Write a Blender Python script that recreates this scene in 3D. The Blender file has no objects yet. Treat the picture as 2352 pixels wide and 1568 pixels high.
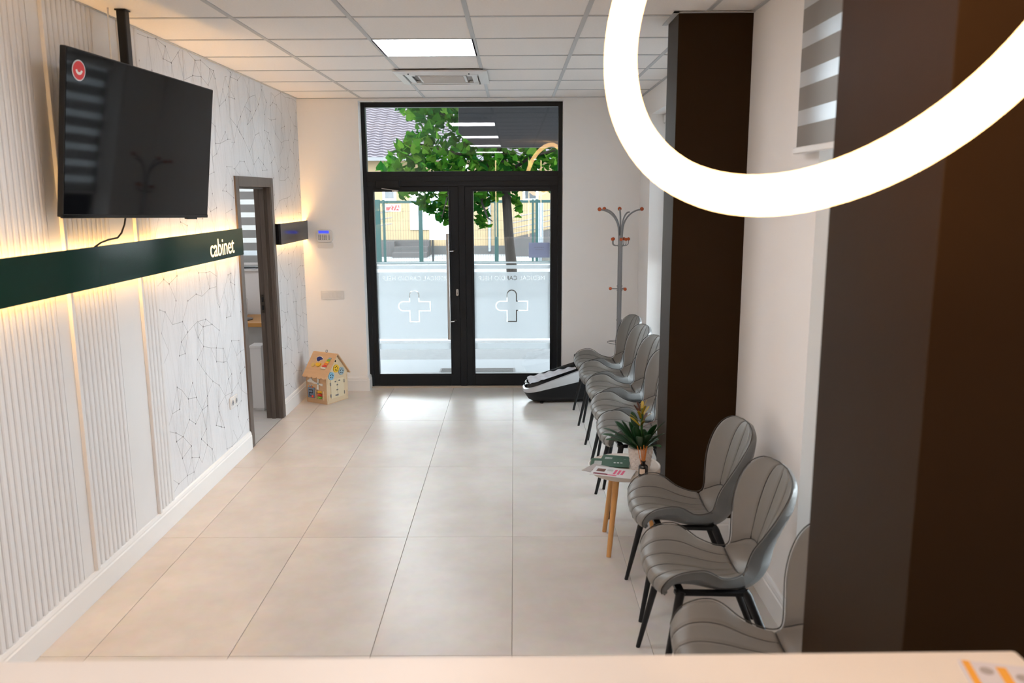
import bpy, bmesh, math, random
from mathutils import Vector as V, Matrix
random.seed(7)
scene = bpy.context.scene
C = scene.collection
PI = math.pi

# ------------------------------------------------------------------ camera
F_PX, CX, CY = 1875.37, 1176.0, 784.0            # focal length and centre of the 2352 x 1568 frame
YAW, PITCH, ROLL = -0.0034, 0.1788, 0.0048
EYE = V((0.0, 0.0, 1.921))
CE = 2.806                                         # ceiling height
_fw = V((math.sin(YAW)*math.cos(PITCH), math.cos(YAW)*math.cos(PITCH), -math.sin(PITCH)))
_rt = V((math.cos(YAW), -math.sin(YAW), 0))
_dn = _fw.cross(_rt)
RT = _rt*math.cos(ROLL) + _dn*math.sin(ROLL)
DN = -_rt*math.sin(ROLL) + _dn*math.cos(ROLL)
cam_d = bpy.data.cameras.new('camera')
cam = bpy.data.objects.new('camera', cam_d); C.objects.link(cam)
cam.matrix_world = Matrix(((RT.x, -DN.x, -_fw.x, EYE.x), (RT.y, -DN.y, -_fw.y, EYE.y), (RT.z, -DN.z, -_fw.z, EYE.z), (0, 0, 0, 1)))
cam_d.sensor_width = 36.0
cam_d.lens = F_PX/2352*36
cam_d.clip_start = 0.05; cam_d.clip_end = 300
cam_d.dof.use_dof = True
cam_d.dof.focus_distance = 6.8
cam_d.dof.aperture_fstop = 3.0
scene.camera = cam

def ray(x, y): return RT*((x-CX)/F_PX) + DN*((y-CY)/F_PX) + _fw
def plane(x, y, ax, v):
    d = ray(x, y); t = (v-EYE[ax])/d[ax]; return EYE + d*t
def atx(x, y, X): return plane(x, y, 0, X)
def aty(x, y, Y): return plane(x, y, 1, Y)
def atz(x, y, Z=0.0): return plane(x, y, 2, Z)

# ------------------------------------------------------------------ world, exposure
world = bpy.data.worlds.new('overcast_sky'); scene.world = world
world.use_nodes = True
_bg = world.node_tree.nodes['Background']
_bg.inputs['Color'].default_value = (0.86, 0.93, 1.0, 1)
_bg.inputs['Strength'].default_value = 7.5
vs = scene.view_settings
vs.view_transform = 'Standard'; vs.look = 'None'; vs.exposure = 0.88; vs.gamma = 1.0; vs.use_curve_mapping = False
scene.cycles.use_denoising = True
scene.cycles.sample_clamp_indirect = 8.0
WARM = (1.0, 0.53, 0.15)
STRIP_E = 32.0
PANEL_E = 8.5
RING_E = 6.5

# ------------------------------------------------------------------ materials
MATS = {}
def nt(m):
    m.use_nodes = True
    return m.node_tree
def pmat(name, col, rough=0.5, metal=0.0, vary=0.06, scale=6.0, bump=0.0, bscale=60.0, spec=0.5, coat=0.0, stretch=None, trans=0.0):
    """principled material with a little procedural colour variation and fine relief"""
    if name in MATS: return MATS[name]
    m = bpy.data.materials.new(name); t = nt(m); n = t.nodes; L = t.links
    b = n['Principled BSDF']
    b.inputs['Roughness'].default_value = rough; b.inputs['Metallic'].default_value = metal
    b.inputs['Specular IOR Level'].default_value = spec
    b.inputs['Coat Weight'].default_value = coat
    b.inputs['Transmission Weight'].default_value = trans
    tc = n.new('ShaderNodeTexCoord'); src = tc.outputs['Object']
    if stretch:
        mp = n.new('ShaderNodeMapping'); mp.inputs['Scale'].default_value = stretch
        L.new(src, mp.inputs['Vector']); src = mp.outputs['Vector']
    nz = n.new('ShaderNodeTexNoise'); nz.inputs['Scale'].default_value = scale; nz.inputs['Detail'].default_value = 4
    L.new(src, nz.inputs['Vector'])
    mx = n.new('ShaderNodeMix'); mx.data_type = 'RGBA'
    lo = [max(0, c*(1-vary)) for c in col]; hi = [min(1, c*(1+vary)) for c in col]
    mx.inputs['A'].default_value = (*lo, 1); mx.inputs['B'].default_value = (*hi, 1)
    L.new(nz.outputs['Fac'], mx.inputs['Factor']); L.new(mx.outputs['Result'], b.inputs['Base Color'])
    if bump:
        n2 = n.new('ShaderNodeTexNoise'); n2.inputs['Scale'].default_value = bscale; n2.inputs['Detail'].default_value = 3
        L.new(src, n2.inputs['Vector'])
        bp = n.new('ShaderNodeBump'); bp.inputs['Strength'].default_value = bump; bp.inputs['Distance'].default_value = 0.004
        L.new(n2.outputs['Fac'], bp.inputs['Height']); L.new(bp.outputs['Normal'], b.inputs['Normal'])
    MATS[name] = m
    return m
def emat(name, col, strength):
    if name in MATS: return MATS[name]
    m = bpy.data.materials.new(name); t = nt(m); t.nodes.clear()
    o = t.nodes.new('ShaderNodeOutputMaterial'); e = t.nodes.new('ShaderNodeEmission')
    e.inputs['Color'].default_value = (*col, 1); e.inputs['Strength'].default_value = strength
    t.links.new(e.outputs[0], o.inputs[0]); MATS[name] = m
    return m
def glassmat(name, tint=(0.96, 0.985, 0.98), boost=1.0):
    if name in MATS: return MATS[name]
    m = bpy.data.materials.new(name); t = nt(m); t.nodes.clear(); n = t.nodes; L = t.links
    o = n.new('ShaderNodeOutputMaterial'); tr = n.new('ShaderNodeBsdfTransparent'); gl = n.new('ShaderNodeBsdfGlossy')
    fr = n.new('ShaderNodeFresnel'); fr.inputs['IOR'].default_value = 1.5
    mu = n.new('ShaderNodeMath'); mu.operation = 'MULTIPLY'; mu.inputs[1].default_value = boost
    mx = n.new('ShaderNodeMixShader')
    tr.inputs['Color'].default_value = (*tint, 1); gl.inputs['Roughness'].default_value = 0.0
    L.new(fr.outputs[0], mu.inputs[0]); L.new(mu.outputs[0], mx.inputs[0]); L.new(tr.outputs[0], mx.inputs[1]); L.new(gl.outputs[0], mx.inputs[2]); L.new(mx.outputs[0], o.inputs[0])
    MATS[name] = m
    return m
def clothmat(name, col, translucent=0.5, clear=0.0):
    """thin cloth, paper or film that lets light through"""
    if name in MATS: return MATS[name]
    m = bpy.data.materials.new(name); t = nt(m); t.nodes.clear(); n = t.nodes; L = t.links
    o = n.new('ShaderNodeOutputMaterial'); df = n.new('ShaderNodeBsdfDiffuse'); tl = n.new('ShaderNodeBsdfTranslucent')
    tc = n.new('ShaderNodeTexCoord'); nz = n.new('ShaderNodeTexNoise'); nz.inputs['Scale'].default_value = 300
    mc = n.new('ShaderNodeMix'); mc.data_type = 'RGBA'
    mc.inputs['A'].default_value = (*[c*0.96 for c in col], 1); mc.inputs['B'].default_value = (*col, 1)
    L.new(tc.outputs['Object'], nz.inputs['Vector']); L.new(nz.outputs['Fac'], mc.inputs['Factor'])
    L.new(mc.outputs['Result'], df.inputs['Color']); L.new(mc.outputs['Result'], tl.inputs['Color'])
    mx = n.new('ShaderNodeMixShader'); mx.inputs[0].default_value = translucent
    L.new(df.outputs[0], mx.inputs[1]); L.new(tl.outputs[0], mx.inputs[2]); last = mx
    if clear:
        tr = n.new('ShaderNodeBsdfTransparent'); m2 = n.new('ShaderNodeMixShader'); m2.inputs[0].default_value = clear
        L.new(mx.outputs[0], m2.inputs[1]); L.new(tr.outputs[0], m2.inputs[2]); last = m2
    L.new(last.outputs[0], o.inputs[0]); MATS[name] = m
    return m

WHITE = pmat('white_wall_paint', (0.89, 0.87, 0.855), 0.75, vary=0.015, scale=2, bump=0.06, bscale=180)
TRIMW = pmat('white_lacquer', (0.82, 0.81, 0.80), 0.35, vary=0.01)
PANELW = pmat('white_panel', (0.76, 0.755, 0.755), 0.6, vary=0.01)
BLACK = pmat('black_powder_coat', (0.008, 0.0085, 0.010), 0.42, vary=0.1, bump=0.05, bscale=400, spec=0.3)
FRAME = pmat('anthracite_aluminium', (0.006, 0.008, 0.011), 0.38, vary=0.06, bump=0.04, bscale=500, spec=0.3)
GLOSSB = pmat('glossy_black_plastic', (0.006, 0.006, 0.007), 0.12, vary=0.05)
WHITEP = pmat('white_plastic', (0.72, 0.71, 0.70), 0.35, vary=0.01)
STEEL = pmat('brushed_steel', (0.55, 0.53, 0.51), 0.32, 1.0, vary=0.05, stretch=(1, 1, 40))
CHROME = pmat('chrome', (0.62, 0.62, 0.62), 0.15, 1.0, vary=0.02)
BROWN = pmat('dark_brown_paint', (0.025, 0.0115, 0.0030), 0.5, vary=0.08, bump=0.08, bscale=220, spec=0.11)
GLASS = glassmat('window_glass', boost=1.15)

# ------------------------------------------------------------------ mesh builder
class MB:
    def __init__(s): s.v = []; s.f = []; s.m = []
    def add(s, vs_, fs, m=0):
        o = len(s.v); s.v += [tuple(p) for p in vs_]; s.f += [tuple(i+o for i in f) for f in fs]; s.m += [m]*len(fs); return s
    def box(s, x0, x1, y0, y1, z0, z1, m=0):
        x0, x1 = sorted((x0, x1)); y0, y1 = sorted((y0, y1)); z0, z1 = sorted((z0, z1))
        return s.add([(x0,y0,z0),(x1,y0,z0),(x1,y1,z0),(x0,y1,z0),(x0,y0,z1),(x1,y0,z1),(x1,y1,z1),(x0,y1,z1)],
                     [(0,3,2,1),(4,5,6,7),(0,1,5,4),(1,2,6,5),(2,3,7,6),(3,0,4,7)], m)
    def bar(s, p0, p1, w, h, up=(0,0,1), m=0):
        p0, p1 = V(p0), V(p1); d = (p1-p0).normalized(); u = V(up)
        if abs(d.dot(u)) > .98: u = V((1,0,0))
        a = d.cross(u).normalized(); b = a.cross(d)
        P = []
        for p in (p0, p1): P += [p+a*i*w/2+b*j*h/2 for i, j in ((-1,-1),(1,-1),(1,1),(-1,1))]
        return s.add(P, [(0,1,2,3),(7,6,5,4),(0,4,5,1),(1,5,6,2),(2,6,7,3),(3,7,4,0)], m)
    def tube(s, path, r, n=10, closed=False, m=0, caps=True):
        P = [V(p) for p in path]; k = len(P)
        rr = r if isinstance(r, (list, tuple)) else [r]*k
        up = None; rings = []
        for i in range(k):
            if closed: d = (P[(i+1)%k]-P[i-1]).normalized()
            else: d = (P[min(i+1,k-1)]-P[max(i-1,0)]).normalized()
            if up is None:
                up = V((0,0,1)) if abs(d.z) < .9 else V((1,0,0))
            a = d.cross(up).normalized(); up = a.cross(d).normalized()
            rings.append([P[i]+(a*math.cos(t)+up*math.sin(t))*rr[i] for t in (2*PI*j/n for j in range(n))])
        vv = [q for rg in rings for q in rg]; ff = []
        for i in range(k if closed else k-1):
            i2 = (i+1)%k
            for j in range(n): ff.append((i*n+j, i*n+(j+1)%n, i2*n+(j+1)%n, i2*n+j))
        if caps and not closed:
            ff.append(tuple(reversed(range(n)))); ff.append(tuple((k-1)*n+j for j in range(n)))
        return s.add(vv, ff, m)
    def cyl(s, p0, p1, r0, r1=None, n=16, m=0): return s.tube([p0, p1], [r0, r0 if r1 is None else r1], n, m=m)
    def lathe(s, prof, o=(0,0,0), n=24, m=0):
        o = V(o); vv = [(o.x+r*math.cos(2*PI*j/n), o.y+r*math.sin(2*PI*j/n), o.z+z) for r, z in prof for j in range(n)]
        ff = [(i*n+j, i*n+(j+1)%n, (i+1)*n+(j+1)%n, (i+1)*n+j) for i in range(len(prof)-1) for j in range(n)]
        if prof[0][0] > 1e-5: ff.append(tuple(reversed(range(n))))
        if prof[-1][0] > 1e-5: ff.append(tuple((len(prof)-1)*n+j for j in range(n)))
        return s.add(vv, ff, m)
    def ball(s, c, r, n=12, m=0):
        prof = [(max(1e-4, r*math.sin(PI*i/8)), -r*math.cos(PI*i/8)) for i in range(9)]
        return s.lathe(prof, c, n, m)
    def prism(s, poly, fn, t0, t1, m=0):
        """poly: list of 2D points; fn(a, b, t) gives a 3D point"""
        k = len(poly); vv = [fn(a, b, t0) for a, b in poly]+[fn(a, b, t1) for a, b in poly]
        ff = [tuple(reversed(range(k))), tuple(range(k, 2*k))]+[(i, (i+1)%k, k+(i+1)%k, k+i) for i in range(k)]
        return s.add(vv, ff, m)
    def quad(s, a, b, c, d, m=0): return s.add([a, b, c, d], [(0,1,2,3)], m)
    def mesh(s, name, mats, smooth=False):
        me = bpy.data.meshes.new(name); me.from_pydata(s.v, [], s.f)
        for mt in (mats if isinstance(mats, (list, tuple)) else [mats]): me.materials.append(mt)
        me.polygons.foreach_set('material_index', s.m)
        bm = bmesh.new(); bm.from_mesh(me); bmesh.ops.recalc_face_normals(bm, faces=bm.faces); bm.to_mesh(me); bm.free()
        if smooth:
            for p in me.polygons: p.use_smooth = True
            if smooth is not True: me.set_sharp_from_angle(angle=math.radians(smooth))
        me.update(); return me
    def build(s, name, mats, parent=None, smooth=False, bevel=0.0, loc=None, rot=None, seg=2):
        o = bpy.data.objects.new(name, s.mesh(name, mats, smooth)); C.objects.link(o)
        if parent is not None: o.parent = parent
        if loc: o.location = loc
        if rot: o.rotation_euler = rot
        if bevel:
            b = o.modifiers.new('bevel', 'BEVEL'); b.width = bevel; b.segments = seg; b.limit_method = 'ANGLE'
        return o
def tag(o, label=None, cat=None, group=None, kind=None):
    if label: o['label'] = label
    if cat: o['category'] = cat
    if group: o['group'] = group
    if kind: o['kind'] = kind
    return o
def thing(name, label, cat=None, loc=(0,0,0), rotz=0.0, group=None, kind=None):
    o = bpy.data.objects.new(name, None); C.objects.link(o)
    o.empty_display_size = 0.1; o.location = loc; o.rotation_euler = (0, 0, rotz)
    return tag(o, label, cat, group, kind)
def link_copy(o, parent=None):
    c = o.copy(); C.objects.link(c)
    if parent is not None: c.parent = parent
    return c
def copy_tree(o, parent=None):
    kids = list(o.children); c = link_copy(o, parent)
    if parent is None: c.parent = None
    for k in kids: copy_tree(k, c)
    return c
def shared(me, name, parent=None, loc=(0,0,0), rot=(0,0,0), scale=(1,1,1)):
    o = bpy.data.objects.new(name, me); C.objects.link(o)
    if parent is not None: o.parent = parent
    o.location = loc; o.rotation_euler = rot; o.scale = scale
    return o
def smoothstep(a, b, x):
    t = min(1, max(0, (x-a)/(b-a))); return t*t*(3-2*t)
def interp(keys, x):
    """smooth (Catmull-Rom like) interpolation through (x, y) keys"""
    if x <= keys[0][0]: return keys[0][1]
    if x >= keys[-1][0]: return keys[-1][1]
    for i in range(len(keys)-1):
        x0, y0 = keys[i]; x1, y1 = keys[i+1]
        if x0 <= x <= x1:
            h = x1-x0; t = (x-x0)/h
            m0 = ((y1-keys[i-1][1])/(x1-keys[i-1][0])) if i > 0 else (y1-y0)/h
            m1 = ((keys[i+2][1]-y0)/(keys[i+2][0]-x0)) if i+2 < len(keys) else (y1-y0)/h
            return (2*t**3-3*t*t+1)*y0+(t**3-2*t*t+t)*h*m0+(-2*t**3+3*t*t)*y1+(t**3-t*t)*h*m1
def text_curve(body, size, extrude=0.0, align='CENTER', spacing=1.0):
    cu = bpy.data.curves.new('text', 'FONT'); cu.body = body; cu.size = size; cu.extrude = extrude
    cu.align_x = align; cu.align_y = 'CENTER'; cu.space_character = spacing; cu.resolution_u = 4
    return cu
def text_mesh(body, size, extrude=0.0, align='CENTER', spacing=1.0):
    cu = text_curve(body, size, extrude, align, spacing)
    o = bpy.data.objects.new('text_tmp', cu); C.objects.link(o)
    bpy.context.view_layer.update()
    me = bpy.data.meshes.new_from_object(o)
    bpy.data.objects.remove(o); bpy.data.curves.remove(cu)
    return me

# ================================================================== STRUCTURE
XL, XR, YB, YR = -2.04, 1.20, 7.92, -3.0       # left wall, right wall, entrance wall, rear wall
XS = -4.6                                       # far side of the side room
# ---- floor with single tiles
FX0, FY0, FW, FD = -0.0173, 3.164, 0.600, 1.216
def stone_mat():
    m = bpy.data.materials.new('porcelain_tile'); t = nt(m); n = t.nodes; L = t.links
    b = n['Principled BSDF']; b.inputs['Roughness'].default_value = 0.30; b.inputs['Specular IOR Level'].default_value = 0.5
    tc = n.new('ShaderNodeTexCoord'); oi = n.new('ShaderNodeObjectInfo')
    ad = n.new('ShaderNodeVectorMath'); ad.operation = 'MULTIPLY_ADD'
    cb = n.new('ShaderNodeCombineXYZ')
    L.new(oi.outputs['Random'], cb.inputs[0]); L.new(oi.outputs['Random'], cb.inputs[1])
    ad.inputs[1].default_value = (37, 53, 11)
    L.new(cb.outputs[0], ad.inputs[0]); L.new(tc.outputs['Object'], ad.inputs[2])
    n1 = n.new('ShaderNodeTexNoise'); n1.inputs['Scale'].default_value = 2.2; n1.inputs['Detail'].default_value = 6; n1.inputs['Roughness'].default_value = 0.62
    n2 = n.new('ShaderNodeTexNoise'); n2.inputs['Scale'].default_value = 14; n2.inputs['Detail'].default_value = 5
    L.new(ad.outputs[0], n1.inputs['Vector']); L.new(ad.outputs[0], n2.inputs['Vector'])
    r = n.new('ShaderNodeValToRGB')
    r.color_ramp.elements[0].position = 0.32; r.color_ramp.elements[0].color = (0.53, 0.485, 0.445, 1)
    r.color_ramp.elements[1].position = 0.72; r.color_ramp.elements[1].color = (0.65, 0.61, 0.57, 1)
    mx = n.new('ShaderNodeMix'); mx.data_type = 'RGBA'; mx.inputs['Factor'].default_value = 0.08
    L.new(n1.outputs['Fac'], r.inputs[0]); L.new(r.outputs[0], mx.inputs['A']); L.new(n2.outputs['Color'], mx.inputs['B'])
    L.new(mx.outputs['Result'], b.inputs['Base Color'])
    rm = n.new('ShaderNodeMapRange'); rm.inputs['To Min'].default_value = 0.26; rm.inputs['To Max'].default_value = 0.36
    L.new(n1.outputs['Fac'], rm.inputs[0]); L.new(rm.outputs[0], b.inputs['Roughness'])
    bp = n.new('ShaderNodeBump'); bp.inputs['Strength'].default_value = 0.03; bp.inputs['Distance'].default_value = 0.003
    L.new(n2.outputs['Fac'], bp.inputs['Height']); L.new(bp.outputs[0], b.inputs['Normal'])
    return m
TILE = stone_mat()
GROUT = pmat('grey_grout', (0.27, 0.24, 0.21), 0.9, vary=0.1)
floor = MB().box(XL-0.3, XR+0.3, YR-0.2, 8.04, -0.14, -0.004).build('floor', GROUT)
tag(floor, 'beige porcelain tiled floor of the waiting room', kind='structure')
_tm = {}
def tile_mesh(w, d):
    k = (round(w, 3), round(d, 3))
    if k not in _tm:
        b = 0.0012; z0, z1 = -0.006, 0.0
        w2, d2 = w/2, d/2
        m = MB(); m.add([(-w2,-d2,z0),(w2,-d2,z0),(w2,d2,z0),(-w2,d2,z0),(-w2,-d2,z1-b),(w2,-d2,z1-b),(w2,d2,z1-b),(-w2,d2,z1-b),
                         (-w2+b,-d2+b,z1),(w2-b,-d2+b,z1),(w2-b,d2-b,z1),(-w2+b,d2-b,z1)],
                        [(0,3,2,1),(0,1,5,4),(1,2,6,5),(2,3,7,6),(3,0,4,7),(4,5,9,8),(5,6,10,9),(6,7,11,10),(7,4,8,11),(8,9,10,11)])
        _tm[k] = m.mesh('floor_tile', TILE)
    return _tm[k]
def lay_tiles(x0, x1, y0, y1, parent, name='tile', g=0.0022):
    i0 = math.floor((x0-FX0)/FW); i1 = math.ceil((x1-FX0)/FW); j0 = math.floor((y0-FY0)/FD); j1 = math.ceil((y1-FY0)/FD)
    for i in range(i0, i1):
        for j in range(j0, j1):
            a0, a1 = max(x0, FX0+i*FW), min(x1, FX0+(i+1)*FW); b0, b1 = max(y0, FY0+j*FD), min(y1, FY0+(j+1)*FD)
            if a1-a0 < 0.02 or b1-b0 < 0.02: continue
            shared(tile_mesh(a1-a0-g, b1-b0-g), name, parent, ((a0+a1)/2, (b0+b1)/2, 0))
lay_tiles(XL+0.005, XR+0.02, YR, 8.02, floor)
sfloor = MB().box(XS, XL-0.3, 4.5, 8.1, -0.14, -0.004).build('floor', GROUT)
tag(sfloor, 'grey tiled floor seen through the interior doorway', kind='structure')
lay_tiles(XS+0.02, XL, 4.6, 8.0, sfloor)

# ---- ceiling: tiles in a metal grid
CT = pmat('mineral_fibre_tile', (0.87, 0.845, 0.825), 0.9, vary=0.05, scale=90, bump=0.35, bscale=160)
TBAR = pmat('grey_painted_t_bar', (0.50, 0.51, 0.52), 0.45, vary=0.02)
GX0, GY0 = -0.233, 4.375
ceiling = MB().box(XL-0.3, XR+0.3, YR-0.2, 8.2, CE+0.10, CE+0.25).build('ceiling', WHITE)
tag(ceiling, 'white suspended ceiling of square tiles in a grey metal grid', kind='structure')
xs = [XL]+[GX0+0.6*k for k in range(-3, 3) if XL+0.03 < GX0+0.6*k < XR-0.03]+[XR]
ys = [YR]+[GY0+0.6*k for k in range(-13, 6) if YR+0.03 < GY0+0.6*k < YB-0.05]+[YB]
LIGHT_CELLS = {(-0.533, 5.275), (-0.533, 2.875), (-0.533, 0.475), (-0.533, -1.925)}
AC_CELL = (-0.533, 6.475)
_cm = {}
for i in range(len(xs)-1):
    for j in range(len(ys)-1):
        cx, cy = (xs[i]+xs[i+1])/2, (ys[j]+ys[j+1])/2
        if any(abs(cx-a) < .1 and abs(cy-b) < .1 for a, b in LIGHT_CELLS | {AC_CELL}): continue
        w, d = round(xs[i+1]-xs[i]-0.012, 3), round(ys[j+1]-ys[j]-0.012, 3)
        if (w, d) not in _cm: _cm[(w, d)] = MB().box(-w/2, w/2, -d/2, d/2, 0, 0.014).mesh('ceiling_tile', CT)
        tl_ = shared(_cm[(w, d)], 'ceiling_tile', ceiling, (cx, cy, CE+0.004), (random.uniform(-.002, .002), random.uniform(-.002, .002), 0))
for x in xs[1:-1]: MB().box(x-0.012, x+0.012, YR, YB, CE, CE+0.004).box(x-0.002, x+0.002, YR, YB, CE+0.004, CE+0.04).build('grid_runner', TBAR, ceiling)
for y in ys[1:-1]:
    for i in range(len(xs)-1): MB().box(xs[i]+0.012, xs[i+1]-0.012, y-0.012, y+0.012, CE+0.0005, CE+0.004).build('grid_cross_bar', TBAR, ceiling)
for a in ((XL, XL+0.022, YR, YB), (XR-0.022, XR, YR, YB), (XL, XR, YB-0.022, YB)):
    MB().box(*a, CE-0.001, CE+0.003).build('edge_angle', TBAR, ceiling)

# ---- entrance wall
DX0, DX1, DY = -1.462, 0.466, 8.05              # opening of the entrance and the plane of its frame
wb = MB().box(XS, -3.95, YB, 8.2, -0.1, CE+0.1).box(-3.95, -2.27, YB, 8.2, -0.1, 1.22).box(-3.95, -2.27, YB, 8.2, 2.45, CE+0.1).box(-2.27, DX0, YB, 8.2, -0.1, CE+0.1)
wb.box(DX1, XR+0.3, YB, 8.2, -0.1, CE+0.1).box(DX0, DX1, YB, 8.2, 2.785, CE+0.1)
tag(wb.build('wall_back', WHITE), 'white painted wall around the glazed entrance', kind='structure')
# ---- right wall with two tall windows
W1 = (4.72, 7.36); W2 = (2.80, 3.29); WZ = (0.14, 2.60); XO = XR+0.30
wr = MB()
for y0, y1 in ((YR, W2[0]), (W2[1], W1[0]), (W1[1], 8.2)): wr.box(XR, XO, y0, y1, -0.1, CE+0.1)
for y0, y1 in (W1, W2): wr.box(XR, XO, y0, y1, -0.1, WZ[0]).box(XR, XO, y0, y1, WZ[1], CE+0.1)
tag(wr.build('wall_right', WHITE), 'white wall with tall windows behind the row of chairs', kind='structure')
for k, (y0, y1) in enumerate((W1, W2)):
    w = thing('window_%d' % (k+1), ('tall window nearest the coat stand', 'tall window between the two dark pillars')[k], kind='structure')
    x0, x1 = XR+0.20, XR+0.26
    fr = MB().box(x0, x1, y0, y0+.06, *WZ).box(x0, x1, y1-.06, y1, *WZ).box(x0, x1, y0+.06, y1-.06, WZ[0], WZ[0]+.06).box(x0, x1, y0+.06, y1-.06, WZ[1]-.06, WZ[1])
    fr.build('window_frame', FRAME, w)
    MB().box(XR+0.225, XR+0.235, y0+.06, y1-.06, WZ[0]+.06, WZ[1]-.06).build('pane', GLASS, w)
    MB().box(XR-0.015, XR+0.20, y0-.02, y1+.02, WZ[0]-.025, WZ[0]).build('window_sill', TRIMW, w, bevel=.003)
# ---- rear wall behind the camera
tag(MB().box(XL-0.3, XR+0.3, YR-.2, YR, -0.1, CE+0.1).build('wall_front', BROWN), 'dark brown wall behind the reception counter', kind='structure')
# ---- left wall with the interior doorway
JY0, JY1, JZ = 6.115, 6.905, 1.985
XW = -2.17                                       # its other face
wl = MB().box(XW, XL, YR, JY0-.03, -0.1, CE+0.1).box(XW, XL, JY1+.03, 8.0, -0.1, CE+0.1).box(XW, XL, JY0-.03, JY1+.03, JZ+.03, CE+0.1)
wall_left = tag(wl.build('wall_left', WHITE), 'white left wall with ribbed panels and line patterned wallpaper', kind='structure')
# side room shell
tag(MB().box(XS-.1, XS, 4.5, 8.2, -0.1, CE+0.1).build('wall_side_room', WHITE), 'far wall of the small side room', kind='structure')
tag(MB().box(XS, XW, 4.4, 4.5, -0.1, CE+0.1).build('wall_side_room', WHITE), 'near wall of the small side room', kind='structure')
tag(MB().box(XS, XW, 4.5, 8.2, CE, CE+0.25).build('ceiling', WHITE), 'plain ceiling of the small side room', kind='structure')

# ribbed panels: single slats and flat boards
PY = [3.585, 3.70, 4.13, 4.41, 4.63]
rib = MB().prism([(0.0, -.017), (.006, -.017), (.0105, -.012), (.0105, .012), (.006, .017), (0.0, .017)], lambda a, b, t: (a, b, t), 0.14, CE-.001).mesh('rib', PANELW)
def ribs(y0, y1):
    n = max(1, round((y1-y0)/0.043))
    for i in range(n): shared(rib, 'rib', wall_left, (XL, y0+(i+.5)*(y1-y0)/n, 0))
ribs(1.40, PY[0]); ribs(PY[1], PY[2]); ribs(PY[3], PY[4])
for y0, y1 in ((PY[0], PY[1]), (PY[2], PY[3])):
    MB().box(XL, XL+.008, y0, y1-.022, 0.14, CE-.001).build('flat_panel', PANELW, wall_left)
    MB().box(XL, XL+.026, y1-.022, y1, 0.14, CE-.001).build('panel_edge', PANELW, wall_left, bevel=.003)
# wallpaper with its printed net of lines and dots
PAPER = pmat('white_wallpaper', (0.765, 0.765, 0.78), 0.6, vary=0.012, bump=0.05, bscale=250)
INK1 = pmat('wallpaper_dark_line', (0.33, 0.325, 0.33), 0.7)
INK2 = pmat('wallpaper_faint_line', (0.63, 0.63, 0.64), 0.7)
INK3 = pmat('wallpaper_dot', (0.16, 0.155, 0.16), 0.7)
def wallpaper(y0, y1, z0, z1, seed, holes=()):
    rnd = random.Random(seed)
    mb = MB().box(XL, XL+.003, y0, y1, z0, z1)
    pts = []; py, pz = 0.135, 0.145
    r = 0; z = z0-.1
    while z < z1+.1:
        y = y0-.15+(r % 2)*py/2
        while y < y1+.15:
            pts.append((y+rnd.uniform(-.052, .052), z+rnd.uniform(-.052, .052))); y += py
        z += pz*0.86; r += 1
    X1, X2 = XL+.0036, XL+.0033
    ins = lambda p: y0+.004 < p[0] < y1-.004 and z0+.004 < p[1] < z1-.004
    def clip(a, b):
        t0, t1 = 0.0, 1.0
        for k, lo, hi in ((0, y0+.003, y1-.003), (1, z0+.003, z1-.003)):
            d = b[k]-a[k]
            for s_, q in ((-d, a[k]-lo), (d, hi-a[k])):
                if abs(s_) < 1e-9:
                    if q < 0: return None
                elif s_ < 0: t0 = max(t0, q/s_)
                else: t1 = min(t1, q/s_)
        if t0 >= t1: return None
        return [tuple(a[k]+(b[k]-a[k])*t for k in (0, 1)) for t in (t0, t1)]
    def line(a, b, w, x, m):
        c = clip(a, b)
        if not c: return
        a, b = c; dy, dz = b[0]-a[0], b[1]-a[1]; L_ = math.hypot(dy, dz)
        if L_ < .004: return
        ny, nz = -dz/L_*w/2, dy/L_*w/2
        mb.quad((x, a[0]+ny, a[1]+nz), (x, b[0]+ny, b[1]+nz), (x, b[0]-ny, b[1]-nz), (x, a[0]-ny, a[1]-nz), m)
    done = set()
    for i, p in enumerate(pts):
        near = sorted(((q[0]-p[0])**2+(q[1]-p[1])**2, j) for j, q in enumerate(pts) if j != i and abs(q[0]-p[0]) < .3 and abs(q[1]-p[1]) < .75)
        for d2, j in near[:rnd.choice((2, 3, 3))]:
            if (j, i) not in done: done.add((i, j)); line(p, pts[j], .0019, X1, 1)
        far = [j for d2, j in near if abs(pts[j][0]-p[0]) < .16 and .22 < pts[j][1]-p[1] < .7]
        for j in rnd.sample(far, min(3, len(far))): line(p, pts[j], .0013, X2, 2)
        if ins(p) and rnd.random() < .8:
            k = 8; rr = .0056
            mb.add([(X1+.0001, p[0]+rr*math.cos(2*PI*q/k), p[1]+rr*math.sin(2*PI*q/k)) for q in range(k)], [tuple(range(k))], 3)
    mb.build('wallpaper', [PAPER, INK1, INK2, INK3], wall_left)
wallpaper(PY[4], JY0-.075, 0.14, CE-.001, 3)
wallpaper(JY1+.07, YB, 0.14, CE-.001, 5)
wallpaper(JY0-.075, JY1+.07, JZ+.075, CE-.001, 9)
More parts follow.
